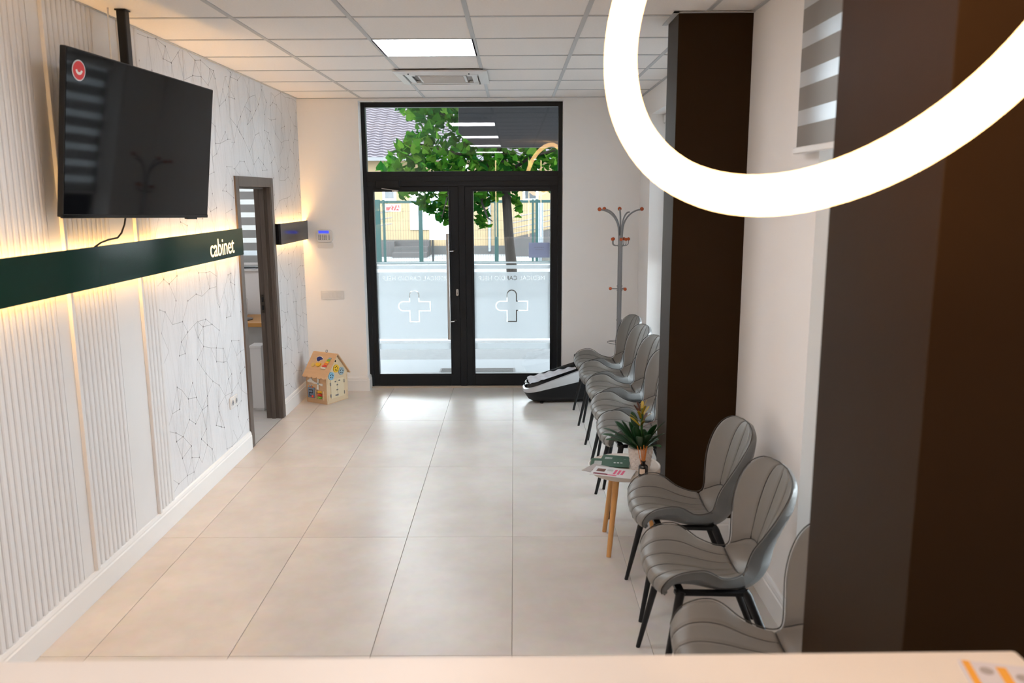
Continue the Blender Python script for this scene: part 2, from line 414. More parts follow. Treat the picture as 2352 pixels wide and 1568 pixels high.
# baseboards
def base_prof(s): return [(0, 0), (s*.020, 0), (s*.020, .105), (s*.016, .112), (s*.016, .120), (s*.012, .134), (s*.004, .140), (0, .140)]
bl = MB()
for y0, y1 in ((YR, JY0-.075), (JY1+.07, YB)): bl.prism(base_prof(1), lambda a, b, t: (XL+a, t, b), y0, y1)
tag(bl.build('baseboard_left', TRIMW), 'white moulded baseboard along the left wall', kind='structure')
bb = MB()
for x0, x1 in ((XL, DX0), (DX1, XR)): bb.prism(base_prof(-1), lambda a, b, t: (t, YB+a, b), x0, x1)
bb.prism(base_prof(1), lambda a, b, t: (DX0+a, t, b), YB-.02, DY)
tag(bb.build('baseboard_back', TRIMW), 'white moulded baseboard beside the entrance', kind='structure')
br_ = MB()
PX0 = 0.825; P1Y = (4.30, 4.58); P2Y = (1.60, 2.168)
for y0, y1 in ((YR, P2Y[0]), (P2Y[1], P1Y[0]), (P1Y[1], YB)): br_.prism(base_prof(-1), lambda a, b, t: (XR+a, t, b), y0, y1)
for y0, y1 in (P1Y, P2Y):
    br_.prism(base_prof(-1), lambda a, b, t: (t, y0+a, b), PX0-.02, XR); br_.prism(base_prof(-1), lambda a, b, t: (PX0+a, t, b), y0-.02, y1)
tag(br_.build('baseboard_right', TRIMW), 'white moulded baseboard along the chairs and pillars', kind='structure')
# dark pillars
for k, (y0, y1) in enumerate((P1Y, P2Y)):
    p = thing('pillar', ('dark brown pillar behind the potted plant', 'dark brown pillar in the right foreground beside the counter')[k], kind='structure')
    MB().box(PX0, XR, y0, y1, 0, CE+.001).build('shaft', BROWN, p, bevel=.003)
    MB().box(PX0-.028, XR, y0-.028, y0, CE-.003, CE-.0005).box(PX0-.028, PX0, y0-.028, y1+.028, CE-.003, CE-.0005).build('edge_angle', TBAR, p)

# ---- entrance: glazed double door with transom
def rect_frame(mb, x0, x1, z0, z1, w, y0, y1, wb_=None, wt=None):
    wb_ = w if wb_ is None else wb_; wt = w if wt is None else wt
    mb.box(x0, x0+w, y0, y1, z0, z1).box(x1-w, x1, y0, y1, z0, z1).box(x0+w, x1-w, y0, y1, z0, z0+wb_).box(x0+w, x1-w, y0, y1, z1-wt, z1)
    return mb
d1 = thing('door_1', 'black framed glazed double entrance door with transom', kind='structure')
FZT = 2.783
m = MB(); y0, y1 = DY, DY+.075
m.box(DX0, DX0+.04, y0, y1, 0, FZT).box(DX1-.04, DX1, y0, y1, 0, FZT).box(DX0+.04, DX1-.04, y0, y1, FZT-.045, FZT).box(DX0+.04, DX1-.04, y0+.002, y1, 1.990, 2.138)
m.box(DX0+.04, DX1-.04, y0+.01, y1-.01, 2.030, 2.034)
m.build('frame', FRAME, d1, bevel=.003)
MB().box(DX0+.04, DX1-.04, y0-.006, y0, 2.045, 2.095).build('rail_cover', FRAME, d1, bevel=.002)
MB().box(DX0+.036, DX1-.036, DY+.034, DY+.044, 2.134, FZT-.041).build('transom_pane', GLASS, d1)
MB().box(DX0, DX1, DY-.03, DY+.12, -.01, .012).build('threshold', pmat('beige_threshold_stone', (.52, .42, .33), .5), d1, bevel=.003)
XM = -0.514
LEAF = ((DX0+.042, XM-.030, (-1.364, -0.640)), (XM+.034, DX1-.042, (-0.398, 0.353)))
MB().box(XM-.030, XM+.034, DY-.004, DY+.07, .014, 2.003).build('meeting_stile', FRAME, d1, bevel=.003)
FILM = clothmat('frosted_film', (0.60, 0.64, 0.665), 0.80, 0.07)
def film_mesh(x0, x1, z0, z1, text, cross):
    """frosted sheet with the letters and the cross outline cut out of it (seen mirrored from inside)"""
    cu = bpy.data.curves.new('film', 'CURVE'); cu.dimensions = '2D'; cu.fill_mode = 'BOTH'; cu.resolution_u = 5
    def poly(pp):
        s = cu.splines.new('POLY'); s.points.add(len(pp)-1); s.use_cyclic_u = True
        for q, (a, b) in zip(s.points, pp): q.co = (a, b, 0, 1)
    poly([(x0, z0), (x1, z0), (x1, z1), (x0, z1)])
    if text:
        body, tx, tz, size, width = text
        tcu = text_curve(body, size, spacing=1.08); to = bpy.data.objects.new('tmp', tcu); C.objects.link(to)
        bpy.context.view_layer.update()
        oc = to.to_curve(bpy.context.evaluated_depsgraph_get())
        span = [p.co.x for s in oc.splines for p in s.bezier_points]; k = width/(max(span)-min(span)); mid = (max(span)+min(span))/2
        zz = [p.co.y for s in oc.splines for p in s.bezier_points]; zm = (max(zz)+min(zz))/2
        for s in oc.splines:
            ns = cu.splines.new('BEZIER'); ns.bezier_points.add(len(s.bezier_points)-1); ns.use_cyclic_u = True; ns.resolution_u = 4
            for a, b in zip(s.bezier_points, ns.bezier_points):
                fix = lambda q: (tx-(q.x-mid)*k, tz+(q.y-zm), 0)
                b.handle_left_type = b.handle_right_type = 'FREE'
                b.co = fix(a.co); b.handle_left = fix(a.handle_left); b.handle_right = fix(a.handle_right)
        bpy.data.objects.remove(to); bpy.data.curves.remove(tcu)
    if cross:
        cx, cz, R_ = cross
        for off in (0.0, -.011):
            h = 0.052+off; e = R_+off
            q = []
            arc = lambda ox, oz, a0, a1: [(ox+h*math.cos(a0+(a1-a0)*i/10), oz+h*math.sin(a0+(a1-a0)*i/10)) for i in range(11)]
            q += [(h, -e), (h, -h), (e, -h), (e, h), (h, h)]
            q += arc(0, e-h, 0, PI)
            q += [(-h, h)] + arc(-(e-h), 0, PI/2, 3*PI/2) + [(-h, -h), (-h, -e)]
            poly([(cx+a, cz+b) for a, b in q])
    o = bpy.data.objects.new('tmp', cu); C.objects.link(o); bpy.context.view_layer.update()
    me = bpy.data.meshes.new_from_object(o); bpy.data.objects.remove(o); bpy.data.curves.remove(cu)
    me.transform(Matrix(((1,0,0,0),(0,0,-1,0),(0,1,0,0),(0,0,0,1))))
    me.materials.clear(); me.materials.append(FILM)
    return me
for k, (a, b, (g0, g1)) in enumerate(LEAF):
    gz0, gz1 = .140, 1.946; zb, zt = .016, 2.000
    m = MB().box(a, g0, DY+.002, DY+.068, zb, zt).box(g1, b, DY+.002, DY+.068, zb, zt).box(g0, g1, DY+.002, DY+.068, zb, gz0).box(g0, g1, DY+.002, DY+.068, gz1, zt)
    for bx in ((g0-.022, g0, gz0-.02, gz1+.02), (g1, g1+.022, gz0-.02, gz1+.02), (g0, g1, gz0-.02, gz0), (g0, g1, gz1, gz1+.02)):
        m.box(bx[0], bx[1], DY-.004, DY+.01, bx[2], bx[3])
    leaf = m.build('leaf', FRAME, d1, bevel=.0025)
    MB().box(g0-.004, g1+.004, DY+.034, DY+.042, gz0-.004, gz1+.004).build('pane', GLASS, leaf)
    yf = DY+.0335
    specs = [(1.247, 1.262, None, None), (1.192, 1.228, None, None), (.386, .446, None, None)]
    cxm = (-1.000, -0.028)[k]
    tx = ((-1.313-.655)/2, (-.353+.295)/2)[k]
    specs.append((.492, 1.160, ('MEDICAL CARDIO HELP', tx, 1.101, .062, .652), (cxm, .822, .163)))
    for z0, z1, t_, c_ in specs:
        o = bpy.data.objects.new('film', film_mesh(g0, g1, z0, z1, t_, c_)); C.objects.link(o); o.parent = leaf; o.location = (0, yf, 0)
        tag(o, 'frosted white film strip' if not t_ else 'frosted film with clear lettering and cross outline')
    if k == 0:
        h = MB().cyl((-.645, DY-.085, .505), (-.645, DY-.085, 1.545), .0165)
        for z in (.68, 1.375): h.cyl((-.645, DY-.085, z), (-.60, DY-.05, z), .009).cyl((-.60, DY-.05, z), (-.585, DY+.005, z), .009)
        h.build('pull_handle', STEEL, leaf, smooth=40)
        lk = MB().prism([(.013*math.cos(t)+0, .013*math.sin(t)+(.022 if t < PI else -.022)) for t in (PI*i/8 for i in range(17))], lambda a_, b_, t: (-.567+a_, t, .962+b_), DY-.010, DY+.004)
        lk.build('lock_plate', STEEL, leaf, bevel=.002)
        MB().box(-.569, -.565, DY-.012, DY-.004, .950, .962).build('keyhole', BLACK, leaf)
        cl = MB().box(-1.335, -1.105, DY-.05, DY-.002, 1.985, 2.055)
        cl.build('door_closer', BLACK, leaf, bevel=.006)
        ca = MB().bar((-1.28, DY-.025, 1.978), (-1.12, DY-.02, 1.955), .022, .008).box(-1.18, -1.13, DY-.03, DY-.004, 1.945, 1.96)
        ca.build('closer_arm', STEEL, leaf, bevel=.002)

# ---- interior doorway in the left wall
WENGE = pmat('grey_brown_wood', (0.105, 0.080, 0.064), 0.5, vary=0.30, scale=9, stretch=(8, 8, .7), bump=0.15, bscale=40)
d2 = thing('door_2', 'grey brown wooden door frame of the open side room', kind='structure')
xc0, xc1 = XL, XL+.016
MB().box(xc0, xc1, JY0-.075, JY0, 0, JZ+.075).build('casing', WENGE, d2, bevel=.003)
MB().box(xc0, xc1, JY1, JY1+.070, 0, JZ+.075).build('casing', WENGE, d2, bevel=.003)
MB().box(xc0, xc1, JY0, JY1, JZ, JZ+.075).build('casing', WENGE, d2, bevel=.003)
MB().box(XW, xc0+.004, JY0-.028, JY0, 0, JZ).build('jamb', WENGE, d2, bevel=.002)
MB().box(XW, xc0+.004, JY1, JY1+.028, 0, JZ).build('jamb', WENGE, d2, bevel=.002)
MB().box(XW, xc0+.004, JY0, JY1, JZ, JZ+.028).build('jamb', WENGE, d2, bevel=.002)
MB().box(-2.122, -2.088, JY1-.016, JY1, 0, JZ).box(-2.122, -2.088, JY0, JY0+.016, 0, JZ).box(-2.122, -2.088, JY0+.016, JY1-.016, JZ-.016, JZ).build('door_stop', WENGE, d2, bevel=.003)
MB().box(-2.062, XL+.010, JY1-.010, JY1, 0, JZ).build('jamb_bead', WENGE, d2, bevel=.003)
sp = MB().box(-2.160, -2.133, JY1-.003, JY1+.001, .93, 1.09).build('strike_plate', pmat('dark_bronze', (.10, .085, .07), .35, 1.0), d2, bevel=.001)
for z0, z1 in ((1.025, 1.065), (.955, .995)): MB().box(-2.154, -2.139, JY1-.0045, JY1-.0025, z0, z1).build('strike_slot', GLOSSB, sp)
for z in (1.08, .94): MB().cyl((-2.1465, JY1-.0045, z), (-2.1465, JY1-.002, z), .003, n=8).build('screw', GLOSSB, sp)

# ================================================================== THINGS INSIDE
# ---- waiting room chairs
LEATHER = pmat('grey_leatherette', (0.165, 0.153, 0.138), 0.40, vary=0.05, scale=14, bump=0.12, bscale=350)
SHELL = pmat('grey_leatherette_back', (0.150, 0.150, 0.150), 0.36, vary=0.05, scale=14, bump=0.12, bscale=350)
SEAM = pmat('dark_seam', (0.035, 0.032, 0.028), 0.6)
# centre line of the upholstered top: arc position v -> forward X, height Z, half width, lift of the sides
KX = [(0, .262), (.04, .272), (.10, .255), (.20, .200), (.32, .115), (.44, .020), (.53, -.060), (.58, -.108), (.63, -.142), (.70, -.165), (.80, -.195), (.90, -.226), (.96, -.246), (1.0, -.260)]
KZ = [(0, .420), (.04, .452), (.10, .482), (.20, .494), (.32, .482), (.44, .462), (.53, .455), (.58, .468), (.63, .505), (.70, .580), (.80, .695), (.90, .800), (.96, .852), (1.0, .877)]
KH = [(0, .158), (.02, .180), (.05, .194), (.10, .206), (.20, .222), (.30, .224), (.42, .192), (.53, .140), (.60, .114), (.66, .120), (.70, .142), (.76, .190), (.82, .220), (.88, .226), (.93, .204), (.97, .152), (.99, .094), (1.0, .045)]
KL = [(0, -.030), (.08, -.008), (.20, .052), (.32, .078), (.44, .046), (.54, .040), (.63, .056), (.74, .066), (.86, .050), (.95, .024), (1.0, .008)]
SEAM_V = 0.555
def chair_pt(u, v, off=0.0):
    x, z, h, l = interp(KX, v), interp(KZ, v), interp(KH, v), interp(KL, v)
    e = 1e-3; dx, dz = interp(KX, v+e)-interp(KX, v-e), interp(KZ, v+e)-interp(KZ, v-e); q = math.hypot(dx, dz) or 1
    nx, nz = -(-dz)/q, -dx/q                      # normal towards the sitter
    w = l*abs(u)**2.3+off
    return (x+nx*w, u*h, z+nz*w)
def groove(u, c, w): return math.exp(-((u-c)/w)**2)
def lumbar_v(u): return SEAM_V+0.125*math.sqrt(max(0.0, 1-(u*0.98)**2))+0.008
def top_off(u, v):
    d = 0.0
    if v < SEAM_V:
        for c in (-.62, -.22, .22, .62): d -= .0055*groove(u, c, .022)*smoothstep(0, .05, v)
        d += .010*(1-abs(u)**3)*smoothstep(0, .1, v)
    else:
        if v > lumbar_v(u):
            for c in (-.34, .12, .55): d -= .0055*groove(u, c, .022)
        d -= .0055*math.exp(-((v-lumbar_v(u))/.007)**2)
    d -= .008*math.exp(-((v-SEAM_V)/.008)**2)
    return d-.010*max(0, abs(u)-.93)/.07
def shell_part(v0, v1, nv, nu, thick):
    mb = MB(); vs1 = [v0+(v1-v0)*i/nv for i in range(nv+1)]; us = [-1+2*j/nu for j in range(nu+1)]
    P = []
    for v in vs1:
        for u in us: P.append(chair_pt(u, v, top_off(u, v)))
    n1 = len(P)
    for v in vs1:
        for u in us:
            t = thick*(1+.35*math.exp(-((v-.60)/.09)**2))*(0.82+0.18*(1-abs(u)**4))*min(1, .40+4*min(v, 1.02-v))
            lift = interp(KL, v)*(abs(u)**2.3-abs(u*.93)**2.3)
            P.append(chair_pt(u*.93, v, -t+lift))
    W = nu+1; ff = []
    for i in range(nv):
        for j in range(nu):
            a = i*W+j; ff.append((a, a+1, a+W+1, a+W)); ff.append((n1+a, n1+a+W, n1+a+W+1, n1+a+1))
    for i in range(nv):
        for j in (0, nu):
            a = i*W+j; ff.append((a, a+W, n1+a+W, n1+a) if j == 0 else (a, n1+a, n1+a+W, a+W))
    for i in (0, nv):
        for j in range(nu):
            a = i*W+j; ff.append((a, n1+a, n1+a+1, a+1) if i == 0 else (a, a+1, n1+a+1, n1+a))
    ncap = 2*nv+2*nu
    mb.add(P, ff)
    top = set(); k = 0
    mi = []
    for f in ff: mi.append(0 if all(i < n1 for i in f) else 1)
    mb.m = mi
    return mb
def make_chair():
    t = thing('waiting_chair', 'x', 'chair')
    shell_part(0.0, SEAM_V, 44, 60, .056).build('seat', [LEATHER, SHELL], t, smooth=55)
    shell_part(SEAM_V, 1.0, 48, 60, .058).build('backrest', [LEATHER, SHELL], t, smooth=55)
    # piping round the rim of the upholstery
    rim = [chair_pt(1.0, i/60, -.004) for i in range(0, 61)]+[chair_pt(-1.0, i/60, -.004) for i in range(60, -1, -1)]
    MB().tube(rim, .0022, 6, closed=True).build('piping', SEAM, t, smooth=True)
    def seam(pp): MB().tube([chair_pt(u, v, top_off(u, v)+.0022) for u, v in pp], .0019, 5).build('seam', SEAM, t, smooth=True)
    for c in (-.62, -.22, .22, .62): seam([(c, .012+(SEAM_V-.02)*i/24) for i in range(25)])
    for c in (-.34, .12, .55): seam([(c, lumbar_v(c)+(.965-lumbar_v(c))*i/20) for i in range(21)])
    seam([(-.97+1.94*i/24, SEAM_V) for i in range(25)]); seam([(-.97+1.94*i/36, lumbar_v(-.97+1.94*i/36)) for i in range(37)])
    for s in (-1, 1):
        MB().tube([(.165, s*.150, .440), (.170, s*.152, .425), (.252, s*.208, 0)], [.018, .0175, .0095], 12).build('leg', BLACK, t, smooth=40)
        MB().tube([(-.085, s*.128, .420), (-.095, s*.134, .408), (-.265, s*.196, 0)], [.018, .0175, .0095], 12).build('leg', BLACK, t, smooth=40)
    f = MB()
    for s in (-1, 1): f.bar((.19, s*.148, .434), (-.10, s*.126, .412), .03, .016)
    f.bar((.165, -.16, .430), (.165, .16, .430), .03, .016).bar((-.085, -.14, .412), (-.085, .14, .412), .03, .016)
    f.build('under_frame', BLACK, t, bevel=.003)
    return t
CHAIRS = [(6.97, 0.805, .13, 'grey leatherette chair nearest the coat stand, farthest of the row'),
          (6.455, 0.805, .10, 'grey leatherette chair second from the coat stand'),
          (5.93, 0.82, .12, 'grey leatherette chair third from the coat stand, middle of the far row'),
          (5.37, 0.805, .13, 'grey leatherette chair fourth from the coat stand'),
          (4.86, 0.79, .08, 'grey leatherette chair just behind the potted plant and round table'),
          (3.65, 0.815, .02, 'grey leatherette chair right in front of the round side table'),
          (3.03, 0.785, .04, 'grey leatherette chair between two others in the near row'),
          (2.37, 0.785, .02, 'nearest grey leatherette chair, cut off by the counter and pillar')]
proto = make_chair()
for i, (y, x, a, lab) in enumerate(CHAIRS):
    o = proto if i == 0 else copy_tree(proto)
    o.location = (x, y, 0); o.rotation_euler = (0, 0, PI+a); tag(o, lab, 'chair', 'grey chairs along the right wall')

# ---- television on a ceiling pole
_yw, _ti, _ro = .135, .11, -.026
e1 = V((math.sin(_yw), math.cos(_yw), 0)); nn = V((math.cos(_yw), -math.sin(_yw), 0)); up_ = V((0,0,1))*math.cos(_ti)+nn*math.sin(_ti)
ta = e1*math.cos(_ro)+up_*math.sin(_ro); tb = -e1*math.sin(_ro)+up_*math.cos(_ro); tn = tb.cross(ta)
tv = thing('television', 'large flat black television hanging from a ceiling pole', 'television')
TVC = V((-1.796, 4.113, 2.165))
tv.matrix_world = Matrix(((ta.x, tn.x, tb.x, TVC.x), (ta.y, tn.y, tb.y, TVC.y), (ta.z, tn.z, tb.z, TVC.z), (0, 0, 0, 1)))
SCREEN = pmat('dark_glass_screen', (0.004, 0.0045, 0.006), 0.05, vary=0.02, spec=0.35)
MB().box(-.615, .615, 0, .028, -.352, .352).build('casing', BLACK, tv, bevel=.004)
MB().box(-.609, .609, -.0015, 0, -.338, .346).build('screen', SCREEN, tv)
MB().box(-.40, .40, .028, .05, -.31, .02).build('rear_housing', BLACK, tv, bevel=.01)
MB().box(-.615, .615, -.002, .012, -.356, -.338).build('bottom_bezel', GLOSSB, tv, bevel=.002)
MB().box(.40, .50, -.001, .02, -.364, -.354).build('sensor_bar', GLOSSB, tv, bevel=.002)
lg = MB(); k = 28
disc = lambda r: [(r*math.cos(2*PI*i/k), r*math.sin(2*PI*i/k)) for i in range(k)]
pm = lambda dy: (lambda a, b, t: (-.533+a, t-dy, .265+b))
lo = lg.prism(disc(.043), pm(0), -.0030, -.0015).build('logo', pmat('silver_print', (.62, .63, .66), .35), tv)
MB().prism(disc(.038), pm(0), -.0038, -.0030).build('logo_disc', pmat('red_print', (.62, .02, .02), .3), lo)
arc = [(.024*math.cos(a), .024*math.sin(a)+.006) for a in (PI*1.08+PI*.84*i/12 for i in range(13))]+[(.013*math.cos(a), .013*math.sin(a)+.006) for a in (PI*1.92-PI*.84*i/12 for i in range(13))]
MB().prism(arc, pm(0), -.0044, -.0038).build('logo_mark', pmat('white_print', (.8, .78, .76), .4), lo)
mt = thing('television_mount', 'black square ceiling pole carrying the television', 'ceiling mount', (-1.900, 4.185, CE))
MB().box(-.022, .022, -.025, .025, -.50, 0).build('pole', BLACK, mt, bevel=.006)
MB().box(-.027, .027, -.029, .029, -.003, .002).build('ceiling_plate', BLACK, mt, bevel=.002)
MB().box(-.03, .010, -.10, .10, -.56, -.44).build('bracket', BLACK, mt, bevel=.004)
cp = [(-1.93, 4.10, CE-.004), (-1.93, 4.095, CE-.06), (-1.93, 4.09, CE-.25), (-1.93, 4.095, CE-.5)]
tag(MB().tube(cp, .004, 8).build('antenna_cable', WHITEP, smooth=True), 'thin white cable running down beside the television pole', 'cable')
# its power cord, down to the sign board
A_, B_ = aty(288, 503, 4.20), V((-2.00, 4.02, 1.70))
pts = []
for q in ((288, 500), (286, 515), (279, 535), (270, 546), (250, 550), (232, 557), (216, 568)):
    k_ = (q[1]-500)/68; pts.append(atx(q[0], q[1], -1.90-.10*k_))
tag(MB().tube(pts, .0045, 8).build('hanging_cable', BLACK, smooth=True), 'thin black cable hanging from the television to the sign board', 'cable')

# ---- backlit sign boards on the left wall
BOARD = pmat('dark_green_gloss_board', (0.004, 0.026, 0.017), 0.12, vary=0.1, scale=1.5, spec=0.10)
BOARD2 = pmat('charcoal_gloss_board', (0.022, 0.022, 0.024), 0.16, vary=0.05, spec=0.35)
STRIP = emat('warm_led_strip', WARM, STRIP_E)
LETTER = emat('lit_letter', (1.0, .74, .36), 1.55)
XF = -1.985
def sign(label, y0, y1, z0, z1, mat):
    s = thing('sign_board', label, 'sign', (XF, y0, z0))
    L_, H_ = y1-y0, z1-z0
    MB().box(-.018, 0, 0, L_, 0, H_).build('board', mat, s, bevel=.001)
    MB().box(-.052, -.018, .02, L_-.012, .045, H_-.045).build('carrier', WHITEP, s)
    MB().box(-.052, -.018, 0, .006, 0, H_).build('end_cap', GLOSSB, s)
    for a, b in ((H_-.045, H_-.036), (.036, .045)):
        MB().box(-.046, -.024, .02, L_-.012, a, b).build('led_strip', STRIP, s)
    return s
zb_, zt_ = 1.492, 1.684
s1 = sign('long dark green backlit sign board reading cabinet', 1.2, 6.005, zb_, zt_, BOARD)
widths = []
me = text_mesh('cabinet', .165)
xsv = [v.co.x for v in me.vertices]; tw = max(xsv)-min(xsv); full = tw; bpy.data.meshes.remove(me)
ya, yb = atx(482, 560, XF).y, atx(537, 560, XF).y
kx = (yb-ya)/full; pos = 0.0
def letter_span(body):
    me_ = text_mesh(body, .165, align='LEFT'); v_ = [p.co.x for p in me_.vertices]; r = (min(v_), max(v_)); bpy.data.meshes.remove(me_); return r
for i, ch in enumerate('cabinet'):
    me = text_mesh(ch, .165, align='LEFT', extrude=.001)
    end = letter_span('cabinet'[:i+1])[1]; own = max(v.co.x for v in me.vertices)
    x_off = end-own
    st = letter_span('cabinet')[0]
    me.transform(Matrix(((0,0,1,0),(kx,0,0,0),(0,1,0,0),(0,0,0,1)))); me.materials.clear(); me.materials.append(LETTER); me.name = 'letter'
    o = shared(me, 'letter', s1, (.0012, ya-1.2+(x_off-st)*kx, .079))
s2 = sign('short charcoal backlit wall panel beside the alarm keypad', 6.99, YB-.004, 1.502, 1.680, BOARD2)

# ---- alarm keypad, switches, socket
kp = thing('alarm_keypad', 'white alarm keypad with lit blue display and opened flap', 'keypad', (-1.826, YB, 1.531))
def rrect(w, h, r, k=5):
    q = []
    for cx_, cy_, a0 in ((w/2-r, h/2-r, 0), (-w/2+r, h/2-r, PI/2), (-w/2+r, -h/2+r, PI), (w/2-r, -h/2+r, 1.5*PI)):
        q += [(cx_+r*math.cos(a0+PI/2*i/k), cy_+r*math.sin(a0+PI/2*i/k)) for i in range(k+1)]
    return q
ky = lambda a, b, t: (a, -t, b)
MB().prism(rrect(.158, .120, .035), ky, 0, .022).build('body', WHITEP, kp, bevel=.004)
MB().prism(rrect(.100, .026, .003), lambda a, b, t: (a-.005, -t, b+.038), .022, .024).build('display', emat('blue_display', (.07, .09, .85), .75), kp)
for r_ in range(4):
    for c_, xk in enumerate((-.052, -.037, -.015, .001, .017, .046)):
        MB().prism(rrect(.011, .007, .002, 2), lambda a, b, t: (a+xk, -t, b+.008-r_*.013), .022, .0245).build('key', pmat('grey_key', (.16, .16, .17), .5), kp)
MB().prism(rrect(.150, .052, .014), lambda a, b, t: (a+.005, -t+.012, b-.090), .018, .023).build('flap', WHITEP, kp, bevel=.001)
sw = thing('light_switch', 'white triple light switch plate on the wall left of the entrance', 'switch', (-1.774, YB, .959))
MB().prism(rrect(.226, .086, .006), ky, 0, .009).build('plate', WHITEP, sw, bevel=.002)
for xk, n_ in ((-.071, 1), (0, 2), (.071, 2)):
    for q in range(n_):
        w_ = .056/n_-.002
        MB().prism(rrect(w_, .055, .003, 3), lambda a, b, t: (a+xk+(q-(n_-1)/2)*.028, -t, b), .009, .013).build('rocker', WHITEP, sw, bevel=.001)
sk = thing('power_socket', 'white double power socket low on the patterned wall', 'socket', (XL+.003, 5.72, .455))
MB().box(0, .010, -.078, .078, -.041, .041).build('plate', WHITEP, sk, bevel=.004)
for yk in (-.036, .036):
    c = MB().tube([(.006, yk, 0), (.0135, yk, 0)], [.026, .026], 20).build('socket_ring', WHITEP, sk, smooth=40)
    MB().tube([(.0136, yk, 0), (.0140, yk, 0)], [.019, .019], 20).build('socket_recess', pmat('socket_shadow', (.32, .32, .33), .6), sk)
    for zk in (-.009, .009): MB().tube([(.0140, yk+zk, 0), (.0146, yk+zk, 0)], [.003, .003], 8).build('socket_hole', BLACK, sk)

# ---- ceiling luminaires and air conditioner
PAN = emat('panel_diffuser', (0.98, 0.97, 1.0), PANEL_E)
for x, y in sorted(LIGHT_CELLS, key=lambda c: -c[1]):
    lab = {5.275: 'square white light panel in the ceiling in front of the air conditioner', 2.875: 'square light panel in the ceiling between television and counter', 0.475: 'square light panel in the ceiling over the counter', -1.925: 'square light panel in the ceiling behind the counter'}[y]
    p = thing('ceiling_light', lab, 'ceiling light', (x, y, CE), group='ceiling light panels')
    rect = MB(); rect.box(-.297, -.287, -.297, .297, 0, .012).box(.287, .297, -.297, .297, 0, .012).box(-.287, .287, -.297, -.287, 0, .012).box(-.287, .287, .287, .297, 0, .012)
    rect.build('frame', TRIMW, p); MB().box(-.287, .287, -.287, .287, .004, .010).build('diffuser', PAN, p)
    MB().box(-.29, .29, -.29, .29, .012, .03).build('housing', WHITEP, p)
sl_ = thing('ceiling_light', 'unseen light panel added to brighten the side room', 'ceiling light', (-3.1, 6.6, CE-.03))  # out of view, added to brighten the side room
MB().box(-.30, .30, -.30, .30, .004, .03).build('housing', WHITEP, sl_); MB().box(-.285, .285, -.285, .285, 0, .004).build('diffuser', PAN, sl_)
ac = thing('air_conditioner', 'white square cassette air conditioner in the ceiling', 'air conditioner', (AC_CELL[0], AC_CELL[1]-.02, CE-.032))
m = MB()
for i in range(4):                                       # sloping outer border
    c, s = [(1,0),(0,1),(-1,0),(0,-1)][i]
    rot = lambda x, y: (x*c-y*s, x*s+y*c)
    P = [(*rot(-.34, -.34), .024), (*rot(.34, -.34), .024), (*rot(.34, -.34), .014), (*rot(-.34, -.34), .014), (*rot(-.275, -.275), 0), (*rot(.275, -.275), 0), (*rot(.275, -.275), .03), (*rot(-.275, -.275), .03)]
    m.add(P, [(0,1,2,3), (3,2,5,4), (4,5,6,7), (0,7,6,1)])
m.build('border', WHITEP, ac)
MB().box(-.30, .30, -.30, .30, .026, .031).build('back_plate', pmat('ac_inner', (.45, .44, .43), .7), ac)
ACG = pmat('ac_grille', (.62, .58, .55), .6)
m = MB().box(-.178, .178, -.178, .178, .004, .016)
m.build('intake_frame', WHITEP, ac, bevel=.003)
for i in range(15): MB().box(-.160, .160, -.158+i*.0222, -.158+i*.0222+.013, -.001, .004).build('grille_slat', ACG, ac)
for i in range(4):
    a = i*PI/2
    MB().box(-.19, .19, -.262, -.222, .004, .010).build('louver', WHITEP, ac, bevel=.002, rot=(.35*0, 0, a))
    MB().box(-.262, -.19, -.272, -.19, .0, .02).build('corner_cover', WHITEP, ac, bevel=.004, rot=(0, 0, a))
for xk in (-.235, .205): MB().box(xk, xk+.008, -.30, -.28, -.001, .012).build('clip', BLACK, ac)

# ---- ring lamp
RC = V((0.54, 1.528, 2.336)); RR = .45
rn = V((math.sin(1.937)*math.cos(.692), math.sin(1.937)*math.sin(.692), math.cos(1.937)))
ru = rn.cross(V((.3, 1, .2))).normalized(); rv = rn.cross(ru)
ring = thing('ring_lamp', 'glowing warm white ring lamp hanging over the counter', 'lamp', RC)
pts = [ru*RR*math.cos(2*PI*i/96)+rv*RR*math.sin(2*PI*i/96) for i in range(96)]
MB().tube(pts, .034, 16, closed=True).build('light_tube', emat('ring_glow', (1.0, .57, .24), RING_E), ring, smooth=True)
top3 = sorted(range(96), key=lambda i: -pts[i].z)[0]
for d in (-9, 9, 0):
    p = pts[(top3+d) % 96]
    MB().cyl(p, V((p.x, p.y, CE-RC.z)), .0012, n=6).build('wire', STEEL, ring)
q = pts[top3]
MB().cyl((q.x, q.y, CE-RC.z-.006), (q.x, q.y, CE-RC.z), .06, n=24).build('ceiling_cap', WHITEP, ring, smooth=40)

# ---- reception counter
COUNTER = pmat('cream_counter_top', (0.72, 0.69, 0.66), 0.35, vary=0.02)
ct = thing('reception_counter', 'white reception counter in the foreground', 'counter', (0, 0, 0), .014)
CT_Z = 1.12
MB().box(-1.55, .905, .55, 1.320, CT_Z-.035, CT_Z).build('worktop', COUNTER, ct, bevel=.006)
MB().box(-1.52, .84, 1.20, 1.262, 0.0, CT_Z-.035).build('front_panel', COUNTER, ct, bevel=.003)
for x in (-1.52, .80): MB().box(x, x+.04, .58, 1.20, 0, CT_Z-.035).build('side_panel', COUNTER, ct, bevel=.003)
pp = thing('card_booklet', 'blurred white card with orange stripes on the counter', 'card', atz(2300, 1560, CT_Z), -.22)
MB().box(-.055, .055, -.06, .042, .0, .004).build('card', pmat('pale_blue_card', (.62, .62, .70), .5), pp)
for xk, w_ in ((-.050, .012), (.000, .016)): MB().box(xk, xk+w_, -.059, .041-.01*(xk > -.02), .004, .0045).build('stripe', pmat('orange_print', (.78, .38, .06), .5), pp)
